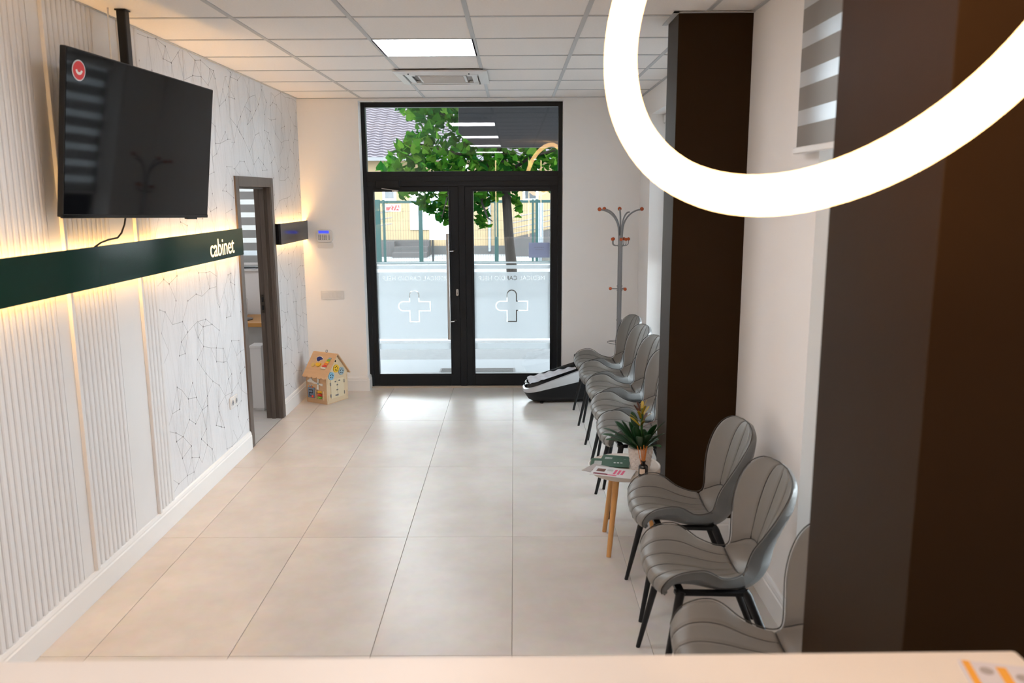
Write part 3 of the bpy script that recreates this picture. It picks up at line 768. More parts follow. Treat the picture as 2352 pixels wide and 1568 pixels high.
for xk, yk in ((-.018, .015), (.034, .004)): MB().prism(disc(.011), lambda a, b, t: (xk+a, yk+b, t), .004, .0046).build('spot', pmat('grey_print', (.36, .34, .36), .5), pp)

# ---- vertical tube lamps on the wall behind the counter
for i, (x, lab) in enumerate(((-.42, 'leftmost'), (.34, 'middle'), (.62, 'rightmost'))):
    t_ = thing('tube_lamp', 'warm vertical tube lamp on the rear wall, %s of three' % lab, 'lamp', (x, YR, 0), group='tube lamps behind the counter')
    MB().box(-.02, .02, 0, .02, .8, 2.7).build('rail', BLACK, t_); MB().cyl((0, .035, .82), (0, .035, 2.68), .014, n=12).build('light_tube', emat('tube_glow', (1, .68, .36), 6.0), t_, smooth=40)

# ---- zebra roller blinds
BL_D = clothmat('blind_opaque_cloth', (.30, .285, .275), .20)
BL_S = clothmat('blind_sheer_cloth', (.66, .69, .72), .55, .16)
def blind(label, kind, u0, u1, z0, z1, at_, period, share, out):
    """kind 'x': hangs in a plane x = at_, u is y; kind 'y': plane y = at_, u is x; out: direction of the cassette"""
    b = thing('roller_blind', label, 'blind')
    pos = (lambda u, d, z: (at_+d*out, u, z)) if kind == 'x' else (lambda u, d, z: (u, at_+d*out, z))
    z = z0+.02; mb = MB()
    while z < z1:
        zz = min(z1, z+period*share); mb.quad(pos(u0, 0, z), pos(u1, 0, z), pos(u1, 0, zz), pos(u0, 0, zz), 0)
        if zz < z1:
            z2 = min(z1, z+period); mb.quad(pos(u0, 0, zz), pos(u1, 0, zz), pos(u1, 0, z2), pos(u0, 0, z2), 1)
        z += period
    mb.build('striped_cloth', [BL_D, BL_S], b)
    for u_, w_ in ((0, 0),):
        a, c = pos(u0-.004, -.012, z0), pos(u1+.004, .014, z0+.026)
        MB().box(a[0], c[0], a[1], c[1], z0, z0+.026).build('hem_bar', TRIMW, b, bevel=.004)
    a, c = pos(u0-.01, -.02, z1), pos(u1+.01, .055, z1+.075)
    MB().box(a[0], c[0], a[1], c[1], z1, z1+.075).build('cassette', TRIMW, b, bevel=.012)
    a, c = pos(u0-.013, -.015, z1), pos(u0-.01, .05, z1+.07); MB().box(a[0], c[0], a[1], c[1], z1, z1+.07).build('end_cap', pmat('grey_plastic', (.35, .35, .36), .5), b)
    a, c = pos(u1+.01, -.015, z1), pos(u1+.013, .05, z1+.07); MB().box(a[0], c[0], a[1], c[1], z1, z1+.07).build('end_cap', pmat('grey_plastic', (.35, .35, .36), .5), b)
    return b
blind('grey striped roller blind at the window beside the foreground pillar', 'x', P2Y[1]+.03, 3.43, 2.075, CE-.085, XR-.045, .150, .60, -1)
blind('grey striped roller blind in the window nearest the coat stand', 'x', W1[0]+.02, W1[1]-.02, 1.33, WZ[1]-.08, XR+.16, .150, .60, -1)
blind('grey striped blind seen through the side room doorway', 'y', -4.0, -2.24, 1.255, 2.50, YB-.04, .121, .62, -1)

# ---- coat stand
cs = thing('coat_stand', 'grey metal coat stand with orange knobs in the corner', 'coat stand', (.975, 7.55, 0))
GREYM = pmat('grey_metal_paint', (.26, .26, .27), .35, .3, vary=.04)
KNOB = pmat('orange_knob', (.50, .085, .012), .3, vary=.06, coat=.3)
for a in range(3): MB().cyl((.0115*math.cos(a*2.094+.5), .0115*math.sin(a*2.094+.5), .05), (.0115*math.cos(a*2.094+.5), .0115*math.sin(a*2.094+.5), 1.46), .0115, n=12).build('pole_tube', GREYM, cs, smooth=40)
for z in (.16, .75, 1.03, 1.07, 1.44): MB().cyl((0, 0, z), (0, 0, z+.012), .026, n=20).build('collar', GREYM, cs, smooth=40)
MB().cyl((0, 0, 1.44), (0, 0, 1.54), .020, n=16).build('hub', GREYM, cs, smooth=40)
ARMS = [(PI, .196, 1), (PI-.85, .205, 1), (1.52, .165, 1), (-1.1, .13, 0), (.12, .195, 1)]
for a, r_, knob in ARMS:
    c, s_ = math.cos(a), math.sin(a); h_ = 1.775+(.0 if knob else -.02)
    path = [(c*.014, s_*.014, 1.45), (c*.016, s_*.016, 1.55)]+[(c*(.018+(r_-.018)*(1-math.cos(t))), s_*(.018+(r_-.018)*(1-math.cos(t))), 1.58+(h_-1.58)*math.sin(t)) for t in (PI/2*i/9 for i in range(10))]
    o = MB().tube(path, .0075, 10).build('upper_arm', GREYM, cs, smooth=40)
    if knob: MB().ball((path[-1][0], path[-1][1], path[-1][2]+.004), .0185, 14).build('knob', KNOB, o, smooth=True)
for a, r_ in ((PI+.15, .075), (PI-.5, .07), (.1, .075), (.75, .05), (-1.6, .07), (-.9, .07)):
    c, s_ = math.cos(a), math.sin(a)
    path = [(c*.012, s_*.012, 1.452)]+[(c*(r_*.55+r_*.45*math.sin(t)), s_*(r_*.55+r_*.45*math.sin(t)), 1.47-.022*math.cos(t)) for t in (-.6+2.2*i/8 for i in range(9))]+[(c*r_, s_*r_, 1.495)]
    o = MB().tube(path, .004, 8).build('small_hook', GREYM, cs, smooth=40)
    MB().ball((c*r_, s_*r_, 1.508), .0155, 12).build('knob', KNOB, o, smooth=True)
for a, r_ in ((PI, .085), (-.95, .075), (.6, .07)):
    c, s_ = math.cos(a), math.sin(a); e_ = (c*r_, s_*r_, 1.052)
    o = MB().cyl((0, 0, 1.05), e_, .0045, n=8).build('peg', GREYM, cs, smooth=40)
    if a != .6: MB().ball(e_, .0155, 12).build('knob', KNOB, o, smooth=True)
for i in range(4):
    a = i*PI/2+.4; c, s_ = math.cos(a), math.sin(a)
    MB().tube([(c*.01, s_*.01, .17), (c*.05, s_*.05, .16), (c*.11, s_*.11, .08), (c*.17, s_*.17, .012)], [.011, .011, .010, .009], 10).build('foot', GREYM, cs, smooth=40)
MB().tube([(.105*math.cos(2*PI*i/40), .105*math.sin(2*PI*i/40), .545) for i in range(40)], .0035, 8, closed=True).build('umbrella_ring', GREYM, cs, smooth=True)
for i in range(3):
    a = i*2.094+.5; MB().cyl((0, 0, .545), (.105*math.cos(a), .105*math.sin(a), .545), .0035, n=8).build('ring_spoke', GREYM, cs)

# ---- shoe cover dispenser
sc = thing('shoe_cover_machine', 'black and silver shoe cover dispenser on the floor by the entrance', 'dispenser', (.080, 7.475, 0), .10)
SILV = pmat('satin_silver_plastic', (.60, .61, .63), .32, .35, vary=.02)
def outline(inset, k=14):
    L_, w_ = .72-inset, .160-inset; q = []
    r0 = .13-inset*.5
    for i in range(k+1): a = PI/2+PI/2*i/k; q.append((inset+r0+r0*math.cos(a), w_-r0+r0*math.sin(a)))
    for i in range(k+1): a = PI+PI/2*i/k; q.append((inset+r0+r0*math.cos(a), -(w_-r0)+r0*math.sin(a)))
    q += [(L_-.02, -w_), (L_, -w_+.02), (L_, w_-.02), (L_-.02, w_)]
    return q
def loft(rings, mat, name, parent, cap0=False, cap1=False):
    mb = MB(); n_ = len(rings[0][0]); P = []; ff = []
    for o_, zf in rings: P += [(x, y, zf(x)) for x, y in o_]
    for i in range(len(rings)-1):
        for j in range(n_): ff.append((i*n_+j, i*n_+(j+1) % n_, (i+1)*n_+(j+1) % n_, (i+1)*n_+j))
    if cap0: ff.append(tuple(reversed(range(n_))))
    if cap1: ff.append(tuple((len(rings)-1)*n_+j for j in range(n_)))
    mb.add(P, ff); return mb.build(name, mat, parent, smooth=50)
lin = lambda a, b: (lambda x: a+(b-a)*min(1, max(0, x/.72)))
loft([(outline(.075), lin(.012, .012)), (outline(.045), lin(.03, .016)), (outline(.010), lin(.085, .05)), (outline(.0), lin(.100, .255))], BLACK, 'tub', sc, cap0=True)
loft([(outline(.0), lin(.100, .255)), (outline(-.004), lin(.106, .262)), (outline(-.003), lin(.132, .385)), (outline(.010), lin(.138, .394))], SILV, 'silver_band', sc)
loft([(outline(.012), lin(.132, .385)), (outline(.014), lin(.172, .400)), (outline(.022), lin(.177, .405)), (outline(.032), lin(.172, .400)), (outline(.036), lin(.150, .300))], GLOSSB, 'tray', sc, cap1=True)
FOILM = pmat('clear_plastic_foil', (.72, .76, .84), .16, .0, vary=.2, scale=22, bump=1.0, bscale=14)
def foil(u, v):
    x = .045+.45*u; y = (-.115+.23*v); z = .178+(x/.72)*.15+.014*math.sin(9*v+3*u)*math.sin(PI*v)+.012*math.sin(24*v+4*u)+.006*math.sin(31*u)+.018*math.sin(PI*v)
    return (x, y, z)
mb = MB(); N_ = 30; mb.add([foil(i/N_, j/N_) for i in range(N_+1) for j in range(N_+1)], [(i*(N_+1)+j, (i+1)*(N_+1)+j, (i+1)*(N_+1)+j+1, i*(N_+1)+j+1) for i in range(N_) for j in range(N_)])
mb.build('plastic_covers', FOILM, sc, smooth=True)
MB().box(.50, .71, -.145, .145, .30, .415).build('rear_lid', GLOSSB, sc, bevel=.012)
MB().box(.52, .70, -.13, .13, .415, .421).build('lid_window', pmat('smoky_window', (.20, .21, .23), .12), sc, bevel=.002)
for x, y in ((.16, -.10), (.16, .10), (.62, -.12), (.62, .12)): MB().cyl((x, y, 0), (x, y, .016), .016, n=12).build('rubber_foot', BLACK, sc)

# ---- wooden toy house
ang = math.radians(60)
th = thing('toy_house', 'wooden activity toy house in the corner by the entrance', 'toy', (-1.742, 7.36, 0), ang)
# local +x points away along the gable face (right in view), local +y to the left
PLY = pmat('plywood', (.62, .41, .24), .55, vary=.12, scale=7, stretch=(1, 1, 6), bump=.05, bscale=90)
PLYL = pmat('pale_plywood', (.66, .52, .34), .55, vary=.08, scale=7)
GL, SL, WH, RH = .285, .255, .275, .455                     # gable length, side length, wall height, ridge height
MB().box(0, GL, SL-.008, SL, .004, WH).build('end_wall', PLY, th)
MB().box(0, .008, .008, SL-.008, .004, WH).build('side_wall', PLY, th)
MB().box(GL-.008, GL, .008, SL-.008, .004, WH).build('side_wall', PLY, th)
gp = [(0, .004), (GL, .004), (GL, WH), (GL/2, RH-.012), (0, WH)]
MB().prism(gp, lambda a, b, t: (a, t, b), 0, .008).build('gable_wall', PLYL, th)
MB().prism(gp, lambda a, b, t: (a, t, b), SL-.008, SL+.001).build('gable_wall', PLY, th)
MB().box(.0, GL, 0, SL, 0, .006).build('base', PLY, th)
sl = math.atan2(RH-WH, GL/2); cs_, sn_ = math.cos(sl), math.sin(sl)
def roofpt(s, y, t, side): # s: distance down from the ridge, t: thickness outward
    x = GL/2-side*(s*cs_)-side*t*sn_*1; z = RH-s*sn_+t*cs_
    return (x, y, z)
RL = math.hypot(GL/2, RH-WH)+.030
sc_poly = [(0, -.022), (0, SL+.022)]+[(RL, SL+.022)]
nsc = 5; w_ = (SL+.044)/nsc
for i in range(nsc):
    c0 = SL+.022-w_*(i+.5)
    sc_poly += [(RL+.013*math.sin(PI*k_/6), c0+w_/2*math.cos(PI*k_/6)) for k_ in range(1, 7)]
rf = MB().prism(sc_poly, lambda a, b, t: roofpt(a, b, t, 1), 0, .008).build('roof', PLY, th)
MB().prism([(0, -.022), (0, SL+.022), (RL, SL+.022), (RL, -.022)], lambda a, b, t: roofpt(a, b, t, -1), 0, .008).build('roof', PLY, th)
def roof_prism(poly, t0, t1, mat, name, parent=th): return MB().prism(poly, lambda a, b, t: roofpt(a, b, t, 1), t0, t1).build(name, mat, parent)
YEL = pmat('yellow_plastic', (.78, .48, .02), .4); BLU = pmat('light_blue_wood', (.22, .47, .66), .5); RED = pmat('red_wood', (.70, .05, .03), .4)
GRN = pmat('green_wood', (.22, .50, .05), .45); ORG = pmat('orange_wood', (.80, .20, .03), .45); NAVY = pmat('navy_chalkboard', (.012, .02, .16), .35)
WHT = pmat('white_wood', (.74, .74, .70), .5); SLT = pmat('slate_blue_wood', (.16, .22, .32), .5); GRY = pmat('metal_latch', (0.3024, 0.3024, 0.3168), .35, .8); GRB = pmat('grey_blue_wood', (.30, .40, .46), .5)
wh_ = [(.052, .195), (.075, .200), (.098, .182), (.104, .160), (.090, .140), (.078, .130), (.083, .112), (.070, .118), (.056, .110), (.062, .128), (.046, .140), (.044, .170)]
roof_prism([(a, b) for a, b in wh_], .008, .010, WHT, 'whale_border')
roof_prism([(.073+(a-.073)*.84, .158+(b-.158)*.86) for a, b in wh_], .010, .012, NAVY, 'whale_board')
circ = lambda ca, cb, r, k=18: [(ca+r*math.cos(2*PI*i/k), cb+r*math.sin(2*PI*i/k)) for i in range(k)]
roof_prism(circ(.140, .205, .022), .008, .014, pmat('gold_disc', (.72, .52, .18), .3, .6), 'mirror_disc')
roof_prism([(.118, .168), (.118, .112), (.136, .112), (.150, .124), (.154, .140), (.150, .156), (.136, .168)], .008, .020, YEL, 'cup')
xy_ = roof_prism([(.050, .046), (.050, .052), (.172, .098), (.172, .090)], .008, .012, PLYL, 'xylophone_rail')
roof_prism([(.050, .020), (.050, .026), (.172, .046), (.172, .038)], .008, .012, PLYL, 'xylophone_rail')
for i, mm in enumerate((GRB, GRN, YEL, ORG, RED, WHT)):
    a0 = .050+i*.021; h_ = .014+.0028*i; c0 = .034+.006*i
    roof_prism([(a0, c0-h_), (a0+.016, c0-h_), (a0+.016, c0+h_), (a0, c0+h_)], .012, .018, mm, 'xylophone_bar')
MB().tube([(GL/2+.012*math.cos(t), SL*.45, RH+.018+.012*math.sin(t)) for t in (2*PI*i/16 for i in range(16))], .003, 6, closed=True).build('hanging_ring', GRY, th, smooth=True)
# left face (x = 0): cloud, windmill, maze, abacus
def side(poly, t0, t1, mat, name, parent=th): return MB().prism(poly, lambda a, b, t: (-t, a, b), t0, t1).build(name, mat, parent)
cloud = [(.232, .196), (.236, .206), (.226, .216), (.214, .216), (.208, .230), (.192, .236), (.176, .228), (.170, .214), (.156, .212), (.150, .200), (.156, .192)]
side(cloud, 0, .007, WHT, 'cloud')
for y_, mm, dz in ((.215, GRB, 0), (.200, ORG, .004), (.186, GRB, 0), (.172, ORG, .010)):
    MB().cyl((-.004, y_, .196), (-.004, y_, .166-dz), .0012, n=6).build('bead_string', WHT, th); MB().ball((-.009, y_, .160-dz), .008, 10).build('bead', mm, th, smooth=True)
for i in range(4):
    a = i*PI/2+.12; c, s_ = math.cos(a), math.sin(a)
    poly = [(.009, -.006), (.056, -.012), (.056, .012), (.009, .006)]
    side([(.098+c*p-s_*q, .192+s_*p+c*q) for p, q in poly], .008, .012, WHT, 'windmill_blade')
side(circ(.098, .192, .010, 12), .006, .014, GRB, 'windmill_hub')
mz = side([(p+.188, q+.098) for p, q in rrect(.086, .100, .010, 3)], 0, .012, SLT, 'maze_board')
for y0, y1, z0, z1 in ((.165, .215, .120, .128), (.165, .172, .100, .120), (.165, .215, .092, .100), (.208, .215, .072, .092), (.175, .215, .066, .073)): MB().box(-.0125, -.0115, y0, y1, z0, z1).build('maze_groove', GLOSSB, mz)
MB().ball((-.015, .168, .064), .012, 12).build('maze_ball', RED, th, smooth=True)
ab = MB().box(-.02, 0, .118, .128, .040, .130).box(-.02, 0, .030, .040, .040, .130).build('abacus_frame', PLY, th)
for z_, mm in ((.114, YEL), (.086, RED), (.060, GRN)):
    MB().cyl((-.012, .030, z_), (-.012, .122, z_), .002, n=6).build('abacus_rod', WHT, ab)
    for k_ in range(3): MB().cyl((-.012, .054+k_*.016, z_), (-.012, .068+k_*.016, z_), .010, n=12).build('abacus_bead', mm, ab, smooth=40)
# gable face (y = 0): gears, doors with latches
def gab(poly, t0, t1, mat, name, parent=th): return MB().prism(poly, lambda a, b, t: (a, -t, b), t0, t1).build(name, mat, parent)
for a_, b_, mm in ((.062, .262, BLU), (.130, .322, YEL), (.200, .285, GRB)):
    gk = [(a_+(.036+.002*(i % 2))*math.cos(2*PI*i/36), b_+(.036+.002*(i % 2))*math.sin(2*PI*i/36)) for i in range(36)]
    g_ = gab(gk, 0, .008, mm, 'gear')
    for i in range(5): gab(circ(a_+.018*math.cos(1.3+i*1.257), b_+.018*math.sin(1.3+i*1.257), .0055, 8), .0075, .0085, GLOSSB, 'gear_hole', g_)
gab(circ(.128, .392, .010, 12), .0005, .0015, GLOSSB, 'gable_hole')
for x0, x1 in ((.050, .137), (.139, .228)):
    d_ = gab([(x0, .045), (x1, .045), (x1, .222), (x0, .222)], 0, .004, pmat('pale_door_ply', (.70, .60, .42), .5), 'toy_door')
for x_ in (.047, .231):
    for z_ in (.060, .170): MB().box(x_-.004, x_+.004, -.008, 0, z_, z_+.030).build('hinge', GRY, th)
for x_, z_, w_, h_ in ((.112, .200, .016, .012), (.165, .202, .016, .012), (.136, .165, .016, .010), (.134, .118, .024, .010), (.128, .068, .040, .014)):
    MB().box(x_-w_/2, x_+w_/2, -.008, -.004, z_-h_/2, z_+h_/2).cyl((x_, -.014, z_), (x_, -.006, z_), .005, n=8).build('latch', GRY, th)
for x_ in (.012, .268):
    for z_ in (.03, .19): gab([(x_, z_), (x_+.006, z_), (x_+.006, z_+.055), (x_, z_+.055)], 0, .001, PLY, 'joint')

# ---- round side table with plant, diffuser and brochures
TZ = .455
TC = aty(1434, 1082, 4.28); TC.z = 0
tbx, tby = TC.x, 4.285
WOODL = pmat('oak_leg', (.62, .32, .11), .45, vary=.15, scale=12, stretch=(6, 6, .8))
tb_ = thing('side_table', 'round white side table on three wooden legs', 'table', (tbx, tby, 0))
TTOP = pmat('cream_table_top', (.72, .66, .60), .4, vary=.02)
MB().lathe([(.001, TZ-.030), (.188, TZ-.030), (.196, TZ-.024), (.196, TZ+.004), (.192, TZ+.006), (.188, TZ+.004), (.186, TZ+.001), (.001, TZ+.001)], n=48).build('table_top', TTOP, tb_, smooth=40)
for fx_, fy_ in ((.513, 4.449), (.500, 4.113), (.793, 4.441)):
    dx, dy = fx_-tbx, fy_-tby
    MB().tube([(dx*.55, dy*.55, TZ-.03), (dx, dy, 0)], [.018, .0125], 14).build('leg', WOODL, tb_, smooth=40)
PZ = TZ+.001
pl0 = atz(1470, 1078, PZ)
pt = thing('potted_bromeliad', 'bromeliad with yellow tipped flower in a white diamond pattern pot', 'plant', (pl0.x, pl0.y, PZ))
POT = pmat('white_ceramic', (.72, .66, .62), .35, vary=.02)
mb = MB(); nr, na = 10, 13
rp = lambda z: .046+.019*(max(0, z)/.125)**.8
def pot_v(i, j, lift=0.0):
    z = .006+.119*i/nr; a = 2*PI*(j+.5*(i % 2))/na; r_ = rp(z)+lift
    return (r_*math.cos(a), r_*math.sin(a), z)
P = []; ff = []
for i in range(-1, nr):
    for j in range(na):
        ang_ = j+.5*(i % 2)
        sh = lambda k: (ang_+k-.5*((i+1) % 2))
        q = [pot_v(max(0, i), ang_-.5*(max(0, i) % 2)), pot_v(i+1, sh(.5)), pot_v(min(nr, i+2), ang_-.5*(min(nr, i+2) % 2)), pot_v(i+1, sh(-.5)), pot_v(i+1, sh(0), .0042)]
        o_ = len(P); P += q; ff += [(o_, o_+1, o_+4), (o_+1, o_+2, o_+4), (o_+2, o_+3, o_+4), (o_+3, o_, o_+4)]
mb.add(P, ff); mb.lathe([(.064, .122), (.066, .127), (.061, .128), (.059, .110), (.001, .108)], n=32).lathe([(.001, 0), (.043, 0), (.046, .008)], n=32)
mb.build('pot', POT, pt)
MB().lathe([(.001, .112), (.058, .110)], n=20).build('soil', pmat('dark_soil', (.02, .014, .01), .95, vary=.4, scale=60), pt)
LEAFG = pmat('dark_green_leaf', (.007, .050, .011), .38, vary=.3, scale=9)
def strap_leaf(a, L_, w_, rise, droop, z0, mat, name, parent, tipw=.25, base=.012, cup=.25):
    mb = MB(); n_ = 12; P = []; ca, sa = math.cos(a), math.sin(a)
    for i in range(n_+1):
        t = i/n_; r_ = base+L_*math.cos(rise)*t; z = z0+L_*math.sin(rise)*t-droop*t*t*L_
        w = w_*(.55+.45*math.sin(min(1, t*1.6)*PI/2))*(1 if t < .7 else max(.03, max(0.0, math.cos((t-.7)/.3*PI/2))**.7))/2
        for s_ in (-1, -.5, 0, .5, 1):
            zz = z+cup*w*abs(s_)**1.5
            P.append((r_*ca-s_*w*sa, r_*sa+s_*w*ca, zz))
    ff = [(i*5+j, (i+1)*5+j, (i+1)*5+j+1, i*5+j+1) for i in range(n_) for j in range(4)]
    mb.add(P, ff); o = mb.build(name, mat, parent, smooth=True)
    sd = o.modifiers.new('thickness', 'SOLIDIFY'); sd.thickness = .0012
    return o
rnd = random.Random(4)
for k_ in range(27):
    a = k_*2.399+.3; lvl = k_/27
    near_pillar = -.35 < (a+.0) % (2*PI) < 1.75 or (a % (2*PI)) > 2*PI-.35
    strap_leaf(a, (.262-.03*lvl+rnd.uniform(-.025, .025))*(.55 if near_pillar else 1), .044, .64+.66*lvl+rnd.uniform(-.12, .12)+(.25 if near_pillar else 0), .30-.15*lvl, .105, LEAFG, 'leaf', pt)
STEM = pmat('dark_bract', (.10, .035, .02), .5, vary=.3); TIP = pmat('yellow_bract', (.42, .29, .015), .45, vary=.3, scale=30)
MB().cyl((0, 0, .10), (.006, 0, .34), .008, .006, 10).build('flower_stem', pmat('green_stem', (.03, .10, .02), .5), pt, smooth=40)
for k_ in range(14):
    a = k_*2.399; z_ = .235+.105*k_/14
    strap_leaf(a, .085-.02*k_/14, .017, .55+.75*k_/14, .1, z_, STEM if k_ % 3 == 0 else TIP, 'bract', pt, base=.006)
df = thing('reed_diffuser', 'dark glass reed diffuser with orange sticks on the side table', 'diffuser', atz(1477, 1093, PZ))
MB().lathe([(.001, 0), (.023, 0), (.025, .003), (.025, .052), (.021, .060), (.011, .066), (.010, .078), (.013, .080), (.013, .085), (.008, .085), (.007, .070)], n=24).build('bottle', pmat('black_glass', (.012, .010, .010), .12), df, smooth=40)
lb = MB(); k_ = 10
for i in range(k_):
    a0, a1 = -PI/2-.75+i*.12-.25, -PI/2-.75+(i+1)*.12-.25
    lb.quad((.0254*math.cos(a0), .0254*math.sin(a0), .018), (.0254*math.cos(a1), .0254*math.sin(a1), .018), (.0254*math.cos(a1), .0254*math.sin(a1), .046), (.0254*math.cos(a0), .0254*math.sin(a0), .046))
lb.build('paper_label', pmat('cream_label', (.62, .50, .40), .6), df)
for i, (dx, dy) in enumerate(((-.034, .0), (-.014, .01), (-.010, -.012), (.002, .012), (.006, -.008), (.012, .006), (.016, -.004))):
    MB().cyl((dx*.1, dy*.1, .03), (dx, dy, .165-.008*(i % 3)), .0021, n=6).build('reed', pmat('orange_reed', (.62, .20, .03), .6), df)
# brochures lying on the table
GREENP = pmat('green_brochure_print', (.012, .085, .050), .35); PWH = pmat('white_print_paper', (.66, .68, .70), .4); PINK = pmat('pink_print', (.68, .10, .22), .5)
MAROON = pmat('maroon_print', (.20, .02, .05), .5); SKIN = pmat('brown_print', (.16, .06, .04), .5)
def sheet(name, label, px, rot, w, h, z, mat, marks):
    c = atz(px[0], px[1], z); o = thing(name, label, 'brochure', (c.x, c.y, z), rot, group='brochures on the side table')
    MB().box(-w/2, w/2, -h/2, h/2, 0, .0025).build('pages', mat, o)
    for i, (x0, x1, y0, y1, mm, nm) in enumerate(marks): MB().box(x0, x1, y0, y1, .0025, .0029).build(nm, mm, o)
    return o
lines = [(-.085+.0, -.045, -.040+i*.011, -.034+i*.011, PWH, 'print_line') for i in range(6)]
logo = [(.02+.018*i, .032+.018*i, -.006, .010, PWH, 'print_mark') for i in range(3)]
sheet('brochure', 'upper dark green brochure lying under the others', (1424, 1056), -.30, .21, .13, PZ+.005, GREENP, lines+logo)
sheet('brochure', 'lower dark green brochure with white lines', (1401, 1063), -.16, .21, .13, PZ+.008, GREENP, lines+logo)
sheet('brochure', 'grey brochure peeking out at the table edge', (1386, 1080), -.62, .19, .13, PZ+.011, pmat('grey_print_page', (.40, .38, .38), .4), [(-.05, .0, -.04, .04, SKIN, 'picture')])
sheet('brochure', 'white leaflet with pink lettering and food pictures', (1408, 1085), -.36, .22, .14, PZ+.014, PWH,
      [(-.09, -.045, -.01, .035, SKIN, 'picture'), (-.095, -.02, -.055, -.035, MAROON, 'picture'), (-.03, .03, -.055, -.042, PINK, 'picture')]
      + [(.005+.02*i, .018+.02*i, -.03, .04, PINK, 'print_line') for i in range(3)] + [(-.035, -.005, .01+.01*i, .014+.01*i, pmat('grey_print', (.36, .34, .36), .5), 'print_line') for i in range(3)])

# ---- side room furniture seen through the doorway
dk = thing('desk', 'desk with a light wooden top in the side room', 'desk', (-2.75, 7.42, 0))
MB().box(-.75, .47, -.12, .42, .745, .782).build('desk_top', pmat('honey_oak', (.55, .27, .07), .4, vary=.15, scale=5, stretch=(1, 6, 6)), dk, bevel=.003)
GPAN = pmat('grey_board', (.42, .41, .39), .6)
MB().box(-.73, .45, -.09, -.072, .02, .745).build('front_panel', GPAN, dk)
for x in (-.73, .43): MB().box(x, x+.02, -.072, .40, 0, .745).build('side_panel', GPAN, dk)
cb_ = thing('cabinet', 'low white cabinet standing before the side room desk', 'cabinet', (-2.36, 7.135, 0))
MB().box(0, .10, 0, .145, .03, .585).build('body', TRIMW, cb_, bevel=.002); MB().box(-.004, .104, -.004, .149, .585, .603).build('top', TRIMW, cb_, bevel=.002)
MB().box(.01, .09, .02, .13, 0, .03).build('plinth', TRIMW, cb_)
mn = thing('monitor', 'dark monitor base and screen edge on the side room desk', 'monitor', (-2.545, 7.50, .782))
MB().lathe([(.001, 0), (.11, 0), (.11, .008), (.03, .018), (.001, .018)], n=28).build('base', GLOSSB, mn, smooth=40)
MB().box(-.02, .02, .0, .02, .015, .12).build('stand', GLOSSB, mn, bevel=.004); MB().box(-.30, .03, -.02, .0, .10, .38).build('screen', WHITEP, mn, bevel=.006)
pr_ = thing('document_box', 'small white device standing on the side room desk', 'device', (-2.66, 7.72, .782))
MB().box(-.09, .09, -.03, .08, 0, .17).build('case', WHITEP, pr_, bevel=.01); MB().box(-.06, .06, -.033, -.03, .05, .14).build('front', pmat('grey_plastic', (.35, .35, .36), .5), pr_)
w3 = thing('window_3', 'window of the side room behind its striped blind', kind='structure')
rect_frame(MB(), -3.95, -2.27, 1.22, 2.45, .06, 8.05, 8.11).build('window_frame', TRIMW, w3, bevel=.003)
MB().box(-3.89, -2.33, 8.075, 8.083, 1.28, 2.39).build('pane', GLASS, w3)
MB().box(-3.97, -2.25, YB-.02, 8.05, 1.195, 1.22).build('window_sill', TRIMW, w3, bevel=.003)

# ================================================================== OUTSIDE
GZ = -0.03
PAVE = pmat('light_pavement', (.095, .100, .105), .8, vary=.06, scale=3, spec=.15)
GRAVEL = pmat('washed_gravel', (.070, .072, .074), .9, vary=.6, scale=38, bump=.6, bscale=70, spec=.15)
ROAD = pmat('pale_asphalt', (.140, .142, .150), .9, vary=.06, scale=5, spec=.15)
YARD = pmat('pale_concrete', (.20, .20, .20), .9, vary=.05, scale=2, spec=.15)
tag(MB().box(-12, 14, 8.12, 9.60, -.4, GZ).build('pavement', PAVE), 'light paved strip outside the entrance', kind='structure')
tag(MB().box(-12, 14, 9.60, 10.9, -.4, GZ-.004).build('gravel_strip', GRAVEL), 'washed gravel pavement beside the road', kind='structure')
tag(MB().box(-40, 40, 10.9, 17.0, -.4, GZ-.05).build('road', ROAD), 'pale empty road in front of the building', kind='structure')
tag(MB().box(-40, 40, 17.0, 80, -.4, GZ).build('yard', YARD), 'pale concrete yard behind the green fence', kind='structure')
kerb = MB(); tag(kerb.box(-40, 40, 15.95, 16.15, -.3, GZ+.06).build('kerb', pmat('kerb_stone', (.10, .096, .09), .9, vary=.4, scale=4)), 'low kerb stones along the far side of the road', kind='structure')
MATM = pmat('grey_rubber_mat', (.030, .028, .028), .9, vary=.4, scale=160, bump=.8, bscale=150)
mx0, mx1 = -.80, .0
dm = thing('doormat', 'dark grey ribbed doormat outside the entrance', 'doormat', (-.42, 8.82, GZ))
MB().box(-.42, .42, -.26, .24, 0, .012).build('mat', MATM, dm, bevel=.003)
for i in range(11): MB().box(-.40, .40, -.24+i*.043, -.24+i*.043+.022, .012, .016).build('rib', MATM, dm)
# notice on the right door pane
nt0, nt1 = (.142, 1.300), (.349, 1.447)
no = thing('paper_notice', 'small paper notice taped to the right door pane', 'notice', (nt0[0], DY+.044, nt0[1]))
MB().box(0, nt1[0]-nt0[0], 0, .0006, 0, nt1[1]-nt0[1]).build('sheet', clothmat('notice_paper', (.45, .46, .56), .50), no)
for z_, x0, x1 in ((.098, .055, .150), (.075, .065, .150)):
    x_ = x0
    while x_ < x1:
        w_ = random.uniform(.008, .02); MB().box(x_, min(x1, x_+w_), -.0006, -.0002, z_, z_+.006).build('print_line', pmat('grey_print', (.36, .34, .36), .5), no); x_ += w_+.005

